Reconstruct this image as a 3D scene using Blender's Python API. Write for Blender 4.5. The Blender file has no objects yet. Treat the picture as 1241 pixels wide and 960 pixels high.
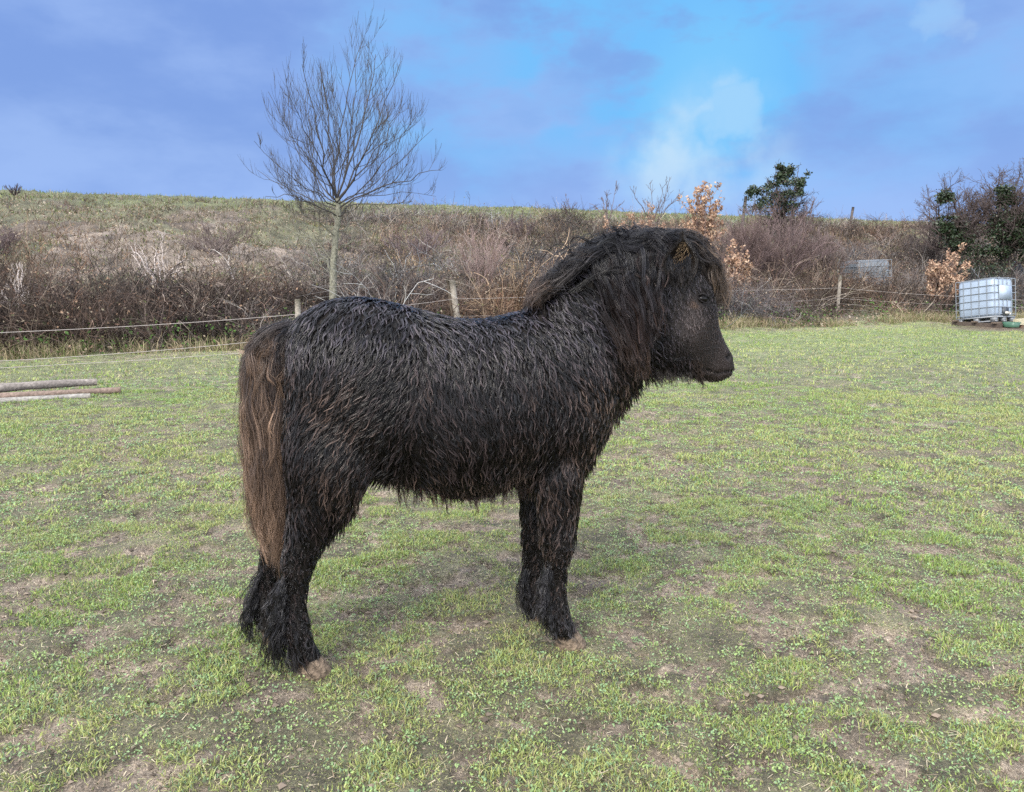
import bpy, math, numpy as np
from mathutils import Vector
from mathutils.bvhtree import BVHTree

rng = np.random.default_rng(7)
SC = bpy.context.scene
COL = SC.collection
R = math.radians

# ------------------------------------------------------------------ camera
F = 900.0
CAM = np.array([0.0, 0.0, 1.2])
PITCH = math.atan(142 / 900.0)
cd = bpy.data.cameras.new('camera'); cam = bpy.data.objects.new('camera', cd); COL.objects.link(cam)
cam.location = CAM; cam.rotation_euler = (math.pi / 2 - PITCH, 0, 0)
cd.sensor_width = 36; cd.lens = 36 * F / 1241.0; cd.clip_start = 0.05; cd.clip_end = 3000
SC.camera = cam

cp, sp = math.cos(PITCH), math.sin(PITCH)
def raydir(u, v):
    x = (u - 620.5) / F; y = -(v - 480.0) / F
    return np.array([x, cp + y * sp, -sp + y * cp])
def gpt(u, v, z=0.0):
    d = raydir(u, v); t = (z - CAM[2]) / d[2]
    return CAM + d * t
def dpt(u, v, Y):
    d = raydir(u, v)
    return CAM + d * (Y / d[1])
def proj(P):
    P = np.asarray(P, float) - CAM
    dep = P[..., 1] * cp - P[..., 2] * sp
    up = P[..., 1] * sp + P[..., 2] * cp
    return 620.5 + F * P[..., 0] / dep, 480 - F * up / dep

# ------------------------------------------------------------------ noise
def _h(ix, iy, seed):
    h = (ix.astype(np.int64) * 374761393 + iy.astype(np.int64) * 668265263 + seed * 974711) & 0xffffffff
    h = ((h ^ (h >> 13)) * 1274126177) & 0xffffffff
    h = ((h ^ (h >> 16)) * 2246822519) & 0xffffffff
    return ((h ^ (h >> 15)) & 0xffffff) / float(0xffffff)
def vn(x, y, seed=0):
    x = np.asarray(x, float); y = np.asarray(y, float)
    ix = np.floor(x); iy = np.floor(y); fx = x - ix; fy = y - iy
    fx = fx * fx * (3 - 2 * fx); fy = fy * fy * (3 - 2 * fy)
    a = _h(ix, iy, seed); b = _h(ix + 1, iy, seed); c = _h(ix, iy + 1, seed); d = _h(ix + 1, iy + 1, seed)
    return a + (b - a) * fx + (c - a) * fy + (a - b - c + d) * fx * fy
def fbm(x, y, seed=0, octv=4):
    s = 0; a = 1.0; n = 0
    for i in range(octv):
        s = s + a * vn(x * 2 ** i + 13.7 * i, y * 2 ** i - 7.1 * i, seed + i); n += a; a *= 0.5
    return s / n
def sst(a, b, x):
    t = np.clip((np.asarray(x, float) - a) / (b - a), 0, 1); return t * t * (3 - 2 * t)
def unit(v):
    return v / np.maximum(np.linalg.norm(v, axis=-1, keepdims=True), 1e-9)

# ------------------------------------------------------------------ mesh helpers
def mesh_np(name, verts, faces, mat, attrs=None, parent=None, smooth=True):
    verts = np.ascontiguousarray(verts, np.float32).reshape(-1, 3)
    if not isinstance(faces, (list, tuple)): faces = [faces]
    faces = [np.asarray(f, np.int32) for f in faces if len(f)]
    me = bpy.data.meshes.new(name)
    me.vertices.add(len(verts)); me.vertices.foreach_set('co', verts.ravel())
    tot = np.concatenate([np.full(len(f), f.shape[1], np.int32) for f in faces])
    li = np.concatenate([f.ravel() for f in faces])
    me.loops.add(len(li)); me.loops.foreach_set('vertex_index', li)
    me.polygons.add(len(tot))
    st = np.zeros(len(tot), np.int32); st[1:] = np.cumsum(tot)[:-1]
    me.polygons.foreach_set('loop_start', st); me.polygons.foreach_set('loop_total', tot)
    me.polygons.foreach_set('use_smooth', np.full(len(tot), smooth, bool))
    for k, val in (attrs or {}).items():
        val = np.asarray(val, np.float32)
        if val.ndim == 2:
            if val.shape[1] == 3: val = np.concatenate([val, np.ones((len(val), 1), np.float32)], 1)
            a = me.attributes.new(k, 'FLOAT_COLOR', 'POINT'); a.data.foreach_set('color', val.ravel())
        else:
            a = me.attributes.new(k, 'FLOAT', 'POINT'); a.data.foreach_set('value', val.ravel())
    me.update(); me.validate()
    if mat: me.materials.append(mat)
    o = bpy.data.objects.new(name, me); COL.objects.link(o)
    if parent: adopt(o, parent)
    return o
def adopt(o, parent):
    o.parent = parent; o.matrix_parent_inverse = parent.matrix_world.inverted() if False else __import__('mathutils').Matrix.Translation(-Vector(parent.location))
def root(name, loc):
    o = bpy.data.objects.new(name, None); o.location = loc; o.empty_display_size = .2; COL.objects.link(o); return o
def tag(o, label=None, cat=None, group=None, kind=None):
    if label: o['label'] = label
    if cat: o['category'] = cat
    if group: o['group'] = group
    if kind: o['kind'] = kind
    return o

class MB:
    """collects pieces (verts, faces, colours) for one mesh"""
    def __init__(s): s.v = []; s.q = []; s.t = []; s.c = []; s.n = 0
    def add(s, v, q=None, t=None, col=(.5, .5, .5)):
        v = np.asarray(v, float).reshape(-1, 3)
        if q is not None and len(q): s.q.append(np.asarray(q) + s.n)
        if t is not None and len(t): s.t.append(np.asarray(t) + s.n)
        col = np.asarray(col, float)
        if col.ndim == 1: col = np.tile(col, (len(v), 1))
        s.v.append(v); s.c.append(col); s.n += len(v)
    def tubes(s, paths, rad, sides=3, col=(.5, .5, .5), cap=False):
        paths = np.asarray(paths, float)
        if paths.ndim == 2: paths = paths[None]
        N, K, _ = paths.shape
        rad = np.broadcast_to(np.asarray(rad, float), (N, K))
        t = unit(np.gradient(paths, axis=1))
        ref = np.where(np.abs(t[..., 2:3]) > .9, np.array([1., .1, 0]), np.array([0, .1, 1.]))
        ref = ref[:, :1] * np.ones((1, K, 1)) if K > 1 else ref
        a = unit(np.cross(t, ref)); b = np.cross(t, a)
        ang = np.arange(sides) * 2 * np.pi / sides
        ring = a[:, :, None] * np.cos(ang)[:, None] + b[:, :, None] * np.sin(ang)[:, None]
        v = paths[:, :, None] + ring * rad[:, :, None, None]
        base = (np.arange(N) * K * sides)[:, None, None]
        k = (np.arange(K - 1) * sides)[None, :, None]; j = np.arange(sides)[None, None]; j2 = (j + 1) % sides
        q = np.stack([base + k + j, base + k + j2, base + k + sides + j2, base + k + sides + j], -1).reshape(-1, 4)
        col = np.asarray(col, float)
        if col.ndim == 1: c = np.tile(col, (N * K * sides, 1))
        elif col.ndim == 2: c = np.repeat(col, K * sides, 0)
        else: c = np.repeat(col.reshape(-1, 3), sides, 0)
        s.add(v, q, None, c)
        if cap:
            for e in (0, K - 1):
                for n in range(N):
                    idx = s.n - N * K * sides + n * K * sides + e * sides
                    ring_i = np.arange(sides) + idx
                    s.v.append(paths[n, e][None]); s.c.append(c[:1]); s.n += 1
                    # centre vertex sits at index s.n-1
                    ci = s.n - 1
                    s.t.append(np.stack([ring_i, np.roll(ring_i, -1), np.full(sides, ci)], -1))
                    # keep offset arithmetic right for multi-tube capping
                    if N > 1: raise ValueError('cap one tube at a time')
                    if e == 0: s._cap_fix = 1
                if e == 0:
                    # shift so that the second cap finds its ring
                    N_off = 1
                    idx = s.n - N_off - N * K * sides
                    ring_i = np.arange(sides) + idx + (K - 1) * sides
                    s.v.append(paths[0, K - 1][None]); s.c.append(c[:1]); s.n += 1
                    s.t.append(np.stack([np.roll(ring_i, -1), ring_i, np.full(sides, s.n - 1)], -1))
                    break
    def box(s, c, ax, ay, az, col=(.5, .5, .5)):
        """box with centre c and half-extent vectors ax, ay, az"""
        c, ax, ay, az = (np.asarray(w, float) for w in (c, ax, ay, az))
        v = [c + i * ax + j * ay + k * az for i in (-1, 1) for j in (-1, 1) for k in (-1, 1)]
        q = [(0, 1, 3, 2), (4, 6, 7, 5), (0, 4, 5, 1), (2, 3, 7, 6), (0, 2, 6, 4), (1, 5, 7, 3)]
        s.add(v, q, None, col)
    def leaves(s, p, size, col, flat=.0, asp=.55, n=None):
        """rhombic leaf quads at p with random facing"""
        N = len(p)
        if n is None: n = unit(rng.normal(size=(N, 3)) * np.array([1, 1, 1 - flat]) + np.array([0, 0, flat * 1.5]))
        r = unit(np.cross(n, rng.normal(size=(N, 3)))); w = np.cross(n, r)
        size = np.broadcast_to(size, (N,))[:, None]
        v = np.stack([p - r * size, p + w * size * asp + n * size * .2, p + r * size, p - w * size * asp + n * size * .2], 1)
        q = np.arange(N * 4).reshape(N, 4)
        col = np.asarray(col, float)
        c = np.tile(col, (N * 4, 1)) if col.ndim == 1 else np.repeat(col, 4, 0)
        s.add(v, q, None, c)
    def build(s, name, mat, parent=None, smooth=True):
        return mesh_np(name, np.concatenate(s.v), [np.concatenate(s.q) if s.q else [], np.concatenate(s.t) if s.t else []],
                       mat, {'Col': np.concatenate(s.c)}, parent, smooth)

def grow(start, dirs, length, K=5, up=.1, wig=.15, droop=0.0):
    """polyline growth, all starts at once"""
    N = len(start); p = np.array(start, float); d = unit(np.array(dirs, float))
    st = (np.broadcast_to(length, (N,)) / (K - 1))[:, None]
    out = [p.copy()]
    up = np.broadcast_to(up, (N,))[:, None]
    for k in range(1, K):
        d = unit(d + rng.normal(size=(N, 3)) * wig + np.array([0, 0, 1.]) * (up - droop * k / K))
        p = p + d * st; out.append(p.copy())
    return np.stack(out, 1)
def spawn(paths, per, lo=.3, hi=1.0, spread=.7):
    """child starts, directions and parameter along each path"""
    N, K, _ = paths.shape
    t = rng.uniform(lo, hi, (N, per)) * (K - 1) * .999
    i = np.floor(t).astype(int); f = (t - i)[..., None]
    n = np.arange(N)[:, None]
    a = paths[n, i]; b = paths[n, i + 1]
    pos = a + (b - a) * f; tan = unit(b - a)
    side = rng.normal(size=(N, per, 3)); side = unit(side - (side * tan).sum(-1, keepdims=True) * tan)
    d = unit(tan + side * spread)
    return pos.reshape(-1, 3), d.reshape(-1, 3), (t / (K - 1)).reshape(-1)

# ------------------------------------------------------------------ materials
def new_mat(name):
    m = bpy.data.materials.new(name); m.use_nodes = True
    nt = m.node_tree; b = nt.nodes['Principled BSDF']
    return m, nt, b
def mat_attr(name, rough=.7, spec=.3, nscale=None, namp=.3, bump=0.0, transl=0.0, sheen=0):
    m, nt, b = new_mat(name)
    at = nt.nodes.new('ShaderNodeAttribute'); at.attribute_name = 'Col'
    src = at.outputs['Color']
    if nscale:
        tc = nt.nodes.new('ShaderNodeNewGeometry')
        nz = nt.nodes.new('ShaderNodeTexNoise'); nz.inputs['Scale'].default_value = nscale; nz.inputs['Detail'].default_value = 6
        nt.links.new(tc.outputs['Position'], nz.inputs['Vector'])
        mr = nt.nodes.new('ShaderNodeMapRange'); mr.inputs[1].default_value = .3; mr.inputs[2].default_value = .7
        mr.inputs[3].default_value = 1 - namp; mr.inputs[4].default_value = 1 + namp
        nt.links.new(nz.outputs['Fac'], mr.inputs[0])
        mx = nt.nodes.new('ShaderNodeVectorMath'); mx.operation = 'SCALE'
        nt.links.new(src, mx.inputs[0]); nt.links.new(mr.outputs[0], mx.inputs['Scale'])
        src = mx.outputs[0]
        if bump:
            bp = nt.nodes.new('ShaderNodeBump'); bp.inputs['Strength'].default_value = bump; bp.inputs['Distance'].default_value = .02
            nt.links.new(nz.outputs['Fac'], bp.inputs['Height']); nt.links.new(bp.outputs[0], b.inputs['Normal'])
    nt.links.new(src, b.inputs['Base Color'])
    b.inputs['Roughness'].default_value = rough; b.inputs['Specular IOR Level'].default_value = spec
    if transl:
        tr = nt.nodes.new('ShaderNodeBsdfTranslucent'); ms = nt.nodes.new('ShaderNodeMixShader'); ms.inputs[0].default_value = transl
        nt.links.new(src, tr.inputs['Color'])
        out = nt.nodes['Material Output']
        nt.links.new(b.outputs[0], ms.inputs[1]); nt.links.new(tr.outputs[0], ms.inputs[2]); nt.links.new(ms.outputs[0], out.inputs['Surface'])
    return m

M_grass = mat_attr('grass_blade', .55, .35, transl=.25)
M_twig = mat_attr('twig_bark', .8, .2)
M_bark = mat_attr('tree_bark', .85, .2, nscale=26, namp=.45, bump=.6)
M_leaf = mat_attr('dry_leaf', .7, .25, transl=.2)
M_ivy = mat_attr('ivy_leaf', .45, .4)
M_wood = mat_attr('weathered_wood', .8, .2, nscale=40, namp=.35, bump=.5)
M_metal = mat_attr('galvanised_steel', .45, .5, nscale=30, namp=.15)
M_plastic = mat_attr('white_plastic', .4, .45, nscale=6, namp=.1)
M_wire = mat_attr('fence_wire', .6, .3)
M_tarp = mat_attr('grey_tarpaulin', .5, .4, nscale=7, namp=.3, bump=.6)
M_hoof = mat_attr('muddy_hoof', .85, .15, nscale=60, namp=.45, bump=1.0)
M_skin = mat_attr('dark_skin_coat', .5, .2, nscale=220, namp=.25, bump=.35)
M_hair = mat_attr('wet_hair', .22, .38)
M_mane = mat_attr('mane_hair', .25, .3)
M_fuzz = mat_attr('dry_fuzz', .7, .2)

# ------------------------------------------------------------------ terrain
def qr(x, y):
    q = (x + 7.3) * -.44 + (y - 10.6) * .9
    r = (x + 7.3) * .9 + (y - 10.6) * .44
    return q, r
def height(x, y, micro=True):
    x = np.asarray(x, float); y = np.asarray(y, float)
    q, r = qr(x, y)
    qq = q + (fbm(r * .35, q * .1, 5, 2) - .5) * 1.2
    z = np.interp(qq, [-2, .3, 1.5, 5, 10, 15, 20, 24, 40, 120, 700], [0, .03, .3, 1.1, 2.3, 3.55, 4.55, 4.72, 4.6, 2.5, -10])
    z = z * (1 + .0022 * (np.clip(r, -20, 60) - 20)) 
    hm = sst(1, 5, q)
    z = z + hm * (fbm(x * .45, y * .45, 11, 4) - .5) * .75 * (1 - .75 * sst(15, 19, q))
    # shallow gully of loose pale earth on the left of the bank
    if micro:
        fl = 1 - sst(0, 2, q); dd = np.hypot(x, y)
        m = mudmask(x, y)
        rid = 1 - np.abs(fbm(x * 7, y * 8, 27, 3) * 2 - 1) * 2.2
        z = z + fl * ((fbm(x * 2.3, y * 2.3, 21, 3) - .5) * .045 + (fbm(x * 14, y * 14, 25, 4) - .5) * .04 * (.35 + m) + .012 * np.clip(rid, 0, 1) * m - .02 * m)
        z = z + hm * (fbm(x * 3.5, y * 3.5, 41, 3) - .5) * .18
    return z
def mudmask(x, y):
    wx = fbm(x * 3, y * 3, 66, 2) * .35
    n = fbm(x * 9.5 + wx * 8, y * 13 + 4 * wx, 71, 5)
    n2 = fbm(x * 1.1, y * 1.3, 77, 3)
    d = np.hypot(x, y)
    near = .045 * (1 - sst(3.5, 8.0, d))
    return sst(.58 - near, .665 - near, n + .25 * (n2 - .5))

th_f = np.linspace(-R(50), R(50), 720)
th_b = np.linspace(R(52), R(308), 60)[1:-1]
TH = np.concatenate([th_f, th_b])
RR = [0.0, .3, .6, .9]
r_ = 1.1
while r_ < 60: RR.append(r_); r_ *= 1.0052
while r_ < 1600: RR.append(r_); r_ *= 1.06
RR = np.array(RR[1:])
TT, RG = np.meshgrid(TH, RR)
GX = np.sin(TT) * RG; GY = np.cos(TT) * RG
GZ = height(GX, GY)
nT = len(TH); nR = len(RR)
i = np.arange(nR - 1)[:, None] * nT; j = np.arange(nT)[None]; j2 = (j + 1) % nT
fq = np.stack([i + j, i + nT + j, i + nT + j2, i + j2], -1).reshape(-1, 4)[:, ::-1]
gv = np.stack([GX, GY, GZ], -1).reshape(-1, 3)
gv = np.concatenate([gv, [[0, 0, 0]]]); ci = len(gv) - 1
ft = np.stack([np.arange(nT), (np.arange(nT) + 1) % nT, np.full(nT, ci)], -1)[:, ::-1]
q_, r__ = qr(gv[:, 0], gv[:, 1])
X, Y = gv[:, 0], gv[:, 1]
mud = mudmask(X, Y)
c_mud = np.array([.28, .225, .165]) * (.35 + 1.2 * fbm(X * 11, Y * 13, 3, 4))[:, None]
c_soil = np.array([.17, .155, .09]) * (.4 + 1.1 * fbm(X * 9, Y * 9, 9, 4))[:, None]
farg = sst(6, 16, np.hypot(X, Y))[:, None]
c_green = np.array([.17, .20, .08]) * (.75 + .5 * fbm(X * 3, Y * 3, 15, 4))[:, None]
base = c_soil * (1 - farg) + c_green * farg
mm = (mud * (1 - .65 * farg[:, 0]))[:, None]
cf = base * (1 - mm) + c_mud * mm
# trodden strip along the fence, bare soil by the tank
strip = np.exp(-((q_ - .1) / .55) ** 2)[:, None] * .75 * sst(.3, .6, fbm(X * 1.3, Y * 1.3, 33, 3))[:, None]
cf = cf * (1 - strip) + np.array([.24, .2, .13]) * strip
tk = np.exp(-(((X - 12.1) / 1.6) ** 2 + ((Y - 18.1) / 1.0) ** 2) ** 1.5)[:, None]
cf = cf * (1 - tk) + np.array([.12, .085, .055]) * tk
pth = (sst(12.2, 12.8, X) * sst(17.9, 17.4, Y) * sst(16.3, 16.8, Y))[:, None]
cf = cf * (1 - pth) + np.array([.2, .19, .2]) * pth
# bank colours
hb = fbm(X * .6, Y * .6, 51, 5); hb2 = fbm(X * 2.2, Y * 2.2, 55, 4)
litter = np.array([.11, .085, .062]) * (.6 + .8 * hb2)[:, None]
pale = np.array([.23, .185, .145]) * (.7 + .6 * hb2)[:, None]
hgreen = np.array([.1, .105, .05]) * (.6 + .8 * hb2)[:, None]
gmask = np.clip(sst(.5, .6, hb + .1 * sst(9, 15, q_)) * .7, 0, 1)
gmask = np.maximum(gmask, sst(15.0, 17.0, q_ + 3 * (hb2 - .5)))[:, None]
pu, pv = proj(gv)
gul = np.exp(-(((r__ - 3.0) / 3.5) ** 2 + ((q_ - 9) / 4.5) ** 2))
pmask = (sst(.42, .68, hb2 * .6 + gul * .45) * (.45 + .55 * fbm(X * 4, Y * 4, 58, 3)))[:, None]
ch = litter * (1 - pmask) + pale * pmask
ch = ch * (1 - gmask) + hgreen * gmask
hm = sst(.4, 1.2, q_)[:, None]
cg = cf * (1 - hm) + ch * hm
wet = mud * sst(.52, .62, fbm(X * 1.7, Y * 1.7, 91, 3)) * (1 - hm[:, 0])

Mg, nt, b = new_mat('field_soil')
at = nt.nodes.new('ShaderNodeAttribute'); at.attribute_name = 'Col'
wt = nt.nodes.new('ShaderNodeAttribute'); wt.attribute_name = 'wet'
geo = nt.nodes.new('ShaderNodeNewGeometry')
n1 = nt.nodes.new('ShaderNodeTexNoise'); n1.inputs['Scale'].default_value = 45; n1.inputs['Detail'].default_value = 8; n1.inputs['Roughness'].default_value = .7
n2 = nt.nodes.new('ShaderNodeTexNoise'); n2.inputs['Scale'].default_value = 5; n2.inputs['Detail'].default_value = 6
for n in (n1, n2): nt.links.new(geo.outputs['Position'], n.inputs['Vector'])
ad = nt.nodes.new('ShaderNodeMath'); ad.operation = 'ADD'; nt.links.new(n1.outputs['Fac'], ad.inputs[0]); nt.links.new(n2.outputs['Fac'], ad.inputs[1])
mr = nt.nodes.new('ShaderNodeMapRange'); mr.inputs[1].default_value = .7; mr.inputs[2].default_value = 1.3; mr.inputs[3].default_value = .4; mr.inputs[4].default_value = 1.5
nt.links.new(ad.outputs[0], mr.inputs[0])
sc_ = nt.nodes.new('ShaderNodeVectorMath'); sc_.operation = 'SCALE'
n3 = nt.nodes.new('ShaderNodeTexNoise'); n3.inputs['Scale'].default_value = 170; n3.inputs['Detail'].default_value = 4; n3.inputs['Roughness'].default_value = .75; nt.links.new(geo.outputs['Position'], n3.inputs['Vector'])
m3 = nt.nodes.new('ShaderNodeMapRange'); m3.inputs[1].default_value = .36; m3.inputs[2].default_value = .62; m3.inputs[3].default_value = .75; m3.inputs[4].default_value = 2.15; nt.links.new(n3.outputs['Fac'], m3.inputs[0])
vo = nt.nodes.new('ShaderNodeTexVoronoi'); vo.inputs['Scale'].default_value = 62; nt.links.new(geo.outputs['Position'], vo.inputs['Vector'])
m4 = nt.nodes.new('ShaderNodeMapRange'); m4.inputs[1].default_value = .1; m4.inputs[2].default_value = .75; m4.inputs[3].default_value = 1.3; m4.inputs[4].default_value = .75; nt.links.new(vo.outputs['Distance'], m4.inputs[0])  # crumb edges darkened in the colour, as shade in the cracks
mm1 = nt.nodes.new('ShaderNodeMath'); mm1.operation = 'MULTIPLY'; nt.links.new(m3.outputs[0], mm1.inputs[0]); nt.links.new(m4.outputs[0], mm1.inputs[1])
mm2 = nt.nodes.new('ShaderNodeMath'); mm2.operation = 'MULTIPLY'; nt.links.new(mm1.outputs[0], mm2.inputs[0]); nt.links.new(mr.outputs[0], mm2.inputs[1])
nt.links.new(at.outputs['Color'], sc_.inputs[0]); nt.links.new(mm2.outputs[0], sc_.inputs['Scale']); nt.links.new(sc_.outputs[0], b.inputs['Base Color'])
rr = nt.nodes.new('ShaderNodeMapRange'); rr.inputs[3].default_value = .85; rr.inputs[4].default_value = .3
nt.links.new(wt.outputs['Fac'], rr.inputs[0]); nt.links.new(rr.outputs[0], b.inputs['Roughness'])
bp = nt.nodes.new('ShaderNodeBump'); bp.inputs['Strength'].default_value = 1.0; bp.inputs['Distance'].default_value = .035
hsum = nt.nodes.new('ShaderNodeMath'); hsum.operation = 'MULTIPLY_ADD'; nt.links.new(mm1.outputs[0], hsum.inputs[0]); hsum.inputs[1].default_value = .3; nt.links.new(n1.outputs['Fac'], hsum.inputs[2])
nt.links.new(hsum.outputs[0], bp.inputs['Height']); nt.links.new(bp.outputs[0], b.inputs['Normal'])
g = mesh_np('ground', gv, [fq, ft], Mg, {'Col': cg, 'wet': wet})
tag(g, kind='structure')

# ------------------------------------------------------------------ grass
def rand_fan(n, d0, d1, hw=R(49)):
    d = np.sqrt(rng.uniform(d0 ** 2, d1 ** 2, n)); t = rng.uniform(-hw, hw, n)
    return np.sin(t) * d, np.cos(t) * d
def blades(mb, x, y, h, w, col, lean=.6):
    N = len(x); z = height(x, y)
    az = rng.uniform(0, 2 * np.pi, N); la = rng.uniform(0, 2 * np.pi, N); ll = np.abs(rng.normal(0, lean, N))
    s = np.stack([np.cos(az), np.sin(az), np.zeros(N)], 1) * (w / 2)[:, None]
    L = np.stack([np.cos(la) * ll, np.sin(la) * ll, np.ones(N)], 1)
    p = np.stack([x, y, z - .004], 1)
    m = p + unit(L) * (h * .55)[:, None]
    L2 = L + np.stack([np.cos(la) * ll * 1.6, np.sin(la) * ll * 1.6, -.25 * np.ones(N)], 1)
    t = m + unit(L2) * (h * .5)[:, None]
    v = np.stack([p - s, p + s, m + s * .8, m - s * .8, t], 1)
    b0 = np.arange(N)[:, None] * 5
    mb.add(v, np.concatenate([b0, b0 + 1, b0 + 2, b0 + 3], 1), np.concatenate([b0 + 3, b0 + 2, b0 + 4], 1), np.repeat(col, 5, 0))
mb = MB()
def gcol(x, y):
    N = len(x); n = fbm(x * 1.1, y * 1.1, 101, 3); k = rng.uniform(0, 1, N)
    a = np.array([.205, .305, .065]); b_ = np.array([.345, .37, .13]); c = np.array([.17, .245, .13])
    w = np.clip(k * 1.2 + (n - .5) * 2, 0, 1)[:, None]
    col = a * (1 - w) + b_ * w
    cw = ((rng.uniform(0, 1, N) < .25) * 1.0)[:, None]; col = col * (1 - cw) + c * cw
    dry = ((rng.uniform(0, 1, N) < .12) * 1.0)[:, None]; col = col * (1 - dry) + np.array([.36, .31, .17]) * dry
    return col * rng.uniform(.7, 1.25, N)[:, None]
for n, d0, d1, h0, w0 in ((560000, 1.3, 4.2, .0155, .0031), (520000, 4.2, 9, .020, .0055), (320000, 9, 24, .032, .011)):
    x, y = rand_fan(n, d0, d1)
    q, r = qr(x, y); m = mudmask(x, y)
    cl = fbm(x * 6, y * 6, 111, 3)
    keep = (q < .7) & (rng.uniform(0, 1, n) < (1 - m * (.86 if d0 < 4 else .7)) * np.clip((cl - .22) * 2.6, .35, 1)) & (rng.uniform(0, 1, n) > .6 * np.exp(-((q - .1) / .5) ** 2)) \
        & ~((np.abs(x - 12.1) < 1.5) & (np.abs(y - 18.1) < .9))
    x, y, cl = x[keep], y[keep], cl[keep]; N = len(x)
    hh = h0 * rng.uniform(.5, 1.5, N) * (.55 + 1.1 * np.clip((cl - .35) * 2.2, 0, 1))
    blades(mb, x, y, hh, w0 * rng.uniform(.6, 1.5, N), gcol(x, y), 1.05)
# crest of the hill and green shelves of the bank
n = 90000
r = rng.uniform(-8, 62, n); q = rng.uniform(1, 22, n)
x = -7.3 + r * .9 - q * .44; y = 10.6 + r * .44 + q * .9
hbv = fbm(x * .6, y * .6, 51, 5); hb2v = fbm(x * 2.2, y * 2.2, 55, 4)
gm = np.maximum(sst(.47, .6, hbv + .1 * sst(9, 15, q)) * .6, sst(15, 17, q + 3 * (hb2v - .5)))
k = rng.uniform(0, 1, n) < gm * .9 * (.45 + .55 * sst(2, 16, r)) + .08
x, y, gm = x[k], y[k], gm[k]
cc = gcol(x, y) * .62 * np.array([1, .95, .95]); dr = (rng.uniform(0, 1, len(x)) > gm)[:, None]; cc = np.where(dr, np.array([.24, .19, .12]) * rng.uniform(.6, 1.2, len(x))[:, None], cc)
blades(mb, x, y, rng.uniform(.06, .16, len(x)), rng.uniform(.015, .035, len(x)), cc, .6)
tag(mb.build('grass', M_grass, smooth=False), 'short patchy green grass over the muddy field and hill crest', 'grass', kind='stuff')

# broad-leaved weeds: rosettes pressed to the ground
mb = MB()
for n, d0, d1, sz in ((10500, 1.3, 4.5, .0044), (11000, 4.5, 10, .0075)):
    x, y = rand_fan(n, d0, d1)
    wn = fbm(x * 1.6, y * 1.6, 131, 3); k = wn > .42; x, y = x[k], y[k]
    tint = rng.uniform(0, 1, len(x))
    for _ in range(8):
        a = rng.uniform(0, 2 * np.pi, len(x)); rd = rng.uniform(.3, 2.6, len(x)) * sz * 2.0
        px, py = x + np.cos(a) * rd, y + np.sin(a) * rd
        pz = height(px, py) + rng.uniform(.002, .014, len(x))
        c0 = np.array([.19, .29, .15]) * (1 - tint)[:, None] + np.array([.27, .36, .12]) * tint[:, None]
        mb.leaves(np.stack([px, py, pz], 1), sz * rng.uniform(.6, 1.3, len(x)), c0 * rng.uniform(.75, 1.25, (len(x), 1)), flat=.75, asp=.6)
tag(mb.build('weeds', M_grass, smooth=False), 'low clover and broad-leaved weeds dotted among the field grass', 'weeds', kind='stuff')

# loose clods and dead bits trodden into the mud
mb = MB()
n = 230000; x, y = rand_fan(n, 1.3, 7, R(42)); m = mudmask(x, y); k = rng.uniform(0, 1, n) < .35 + .65 * m; x, y = x[k], y[k]; N = len(x)
s = (.0014 + .0042 * rng.uniform(0, 1, N) ** 3) * (.75 + .12 * np.hypot(x, y))
tet = np.array([[1, 0, -.3], [-.5, .87, -.3], [-.5, -.87, -.3], [0, 0, 1.]])
rot = rng.uniform(0, 6.28, N); cr_, sr_ = np.cos(rot)[:, None], np.sin(rot)[:, None]
tv = tet[None] * (s[:, None] * rng.uniform(.5, 1.5, (N, 4)))[..., None]
tv = np.stack([tv[..., 0] * cr_ - tv[..., 1] * sr_, tv[..., 0] * sr_ + tv[..., 1] * cr_, tv[..., 2] * .8], -1)
cc = np.array([.25, .2, .155]) * rng.uniform(.25, 1.15, (N, 1))
mb.add(np.stack([x, y, height(x, y)], 1)[:, None] + tv, None, (np.array([[0, 1, 3], [1, 2, 3], [2, 0, 3]])[None] + (np.arange(N) * 4)[:, None, None]).reshape(-1, 3), np.repeat(cc, 4, 0))
x, y = rand_fan(60000, 1.3, 7); m = mudmask(x, y); k = rng.uniform(0, 1, len(x)) < .15 + .8 * m; x, y = x[k], y[k]; N = len(x)
s = .0025 + .0085 * rng.uniform(0, 1, N) ** 4
oct_ = np.array([[1, 0, 0], [-1, 0, 0], [0, 1, 0], [0, -1, 0], [0, 0, 1], [0, 0, -1.]])
tri = np.array([[0, 2, 4], [2, 1, 4], [1, 3, 4], [3, 0, 4], [2, 0, 5], [1, 2, 5], [3, 1, 5], [0, 3, 5]])
v = np.stack([x, y, height(x, y) + s * .25], 1)[:, None] + oct_[None] * (s[:, None] * rng.uniform(.5, 1.4, (N, 6)))[..., None] * np.array([1.2, 1.2, .6])
cc = np.array([.2, .158, .12]) * rng.uniform(.3, 1.1, (N, 1))
mb.add(v, None, (tri[None] + (np.arange(N) * 6)[:, None, None]).reshape(-1, 3), np.repeat(cc, 6, 0))
n = 45000; x, y = rand_fan(n, 1.3, 7); z = height(x, y) + .002 + .006 * rng.uniform(0, 1, n); a = rng.uniform(0, 6.28, n); L = rng.uniform(.006, .03, n); wd = rng.uniform(.0006, .0015, n)
dv = np.stack([np.cos(a), np.sin(a), rng.normal(0, .15, n)], 1) * L[:, None] / 2; sv = np.stack([-np.sin(a), np.cos(a), np.zeros(n)], 1) * wd[:, None]; p = np.stack([x, y, z], 1)
cc = np.array([[.42, .36, .25], [.24, .18, .12], [.1, .075, .055], [.34, .33, .18]])[rng.choice(4, n, p=[.3, .3, .25, .15])]
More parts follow.
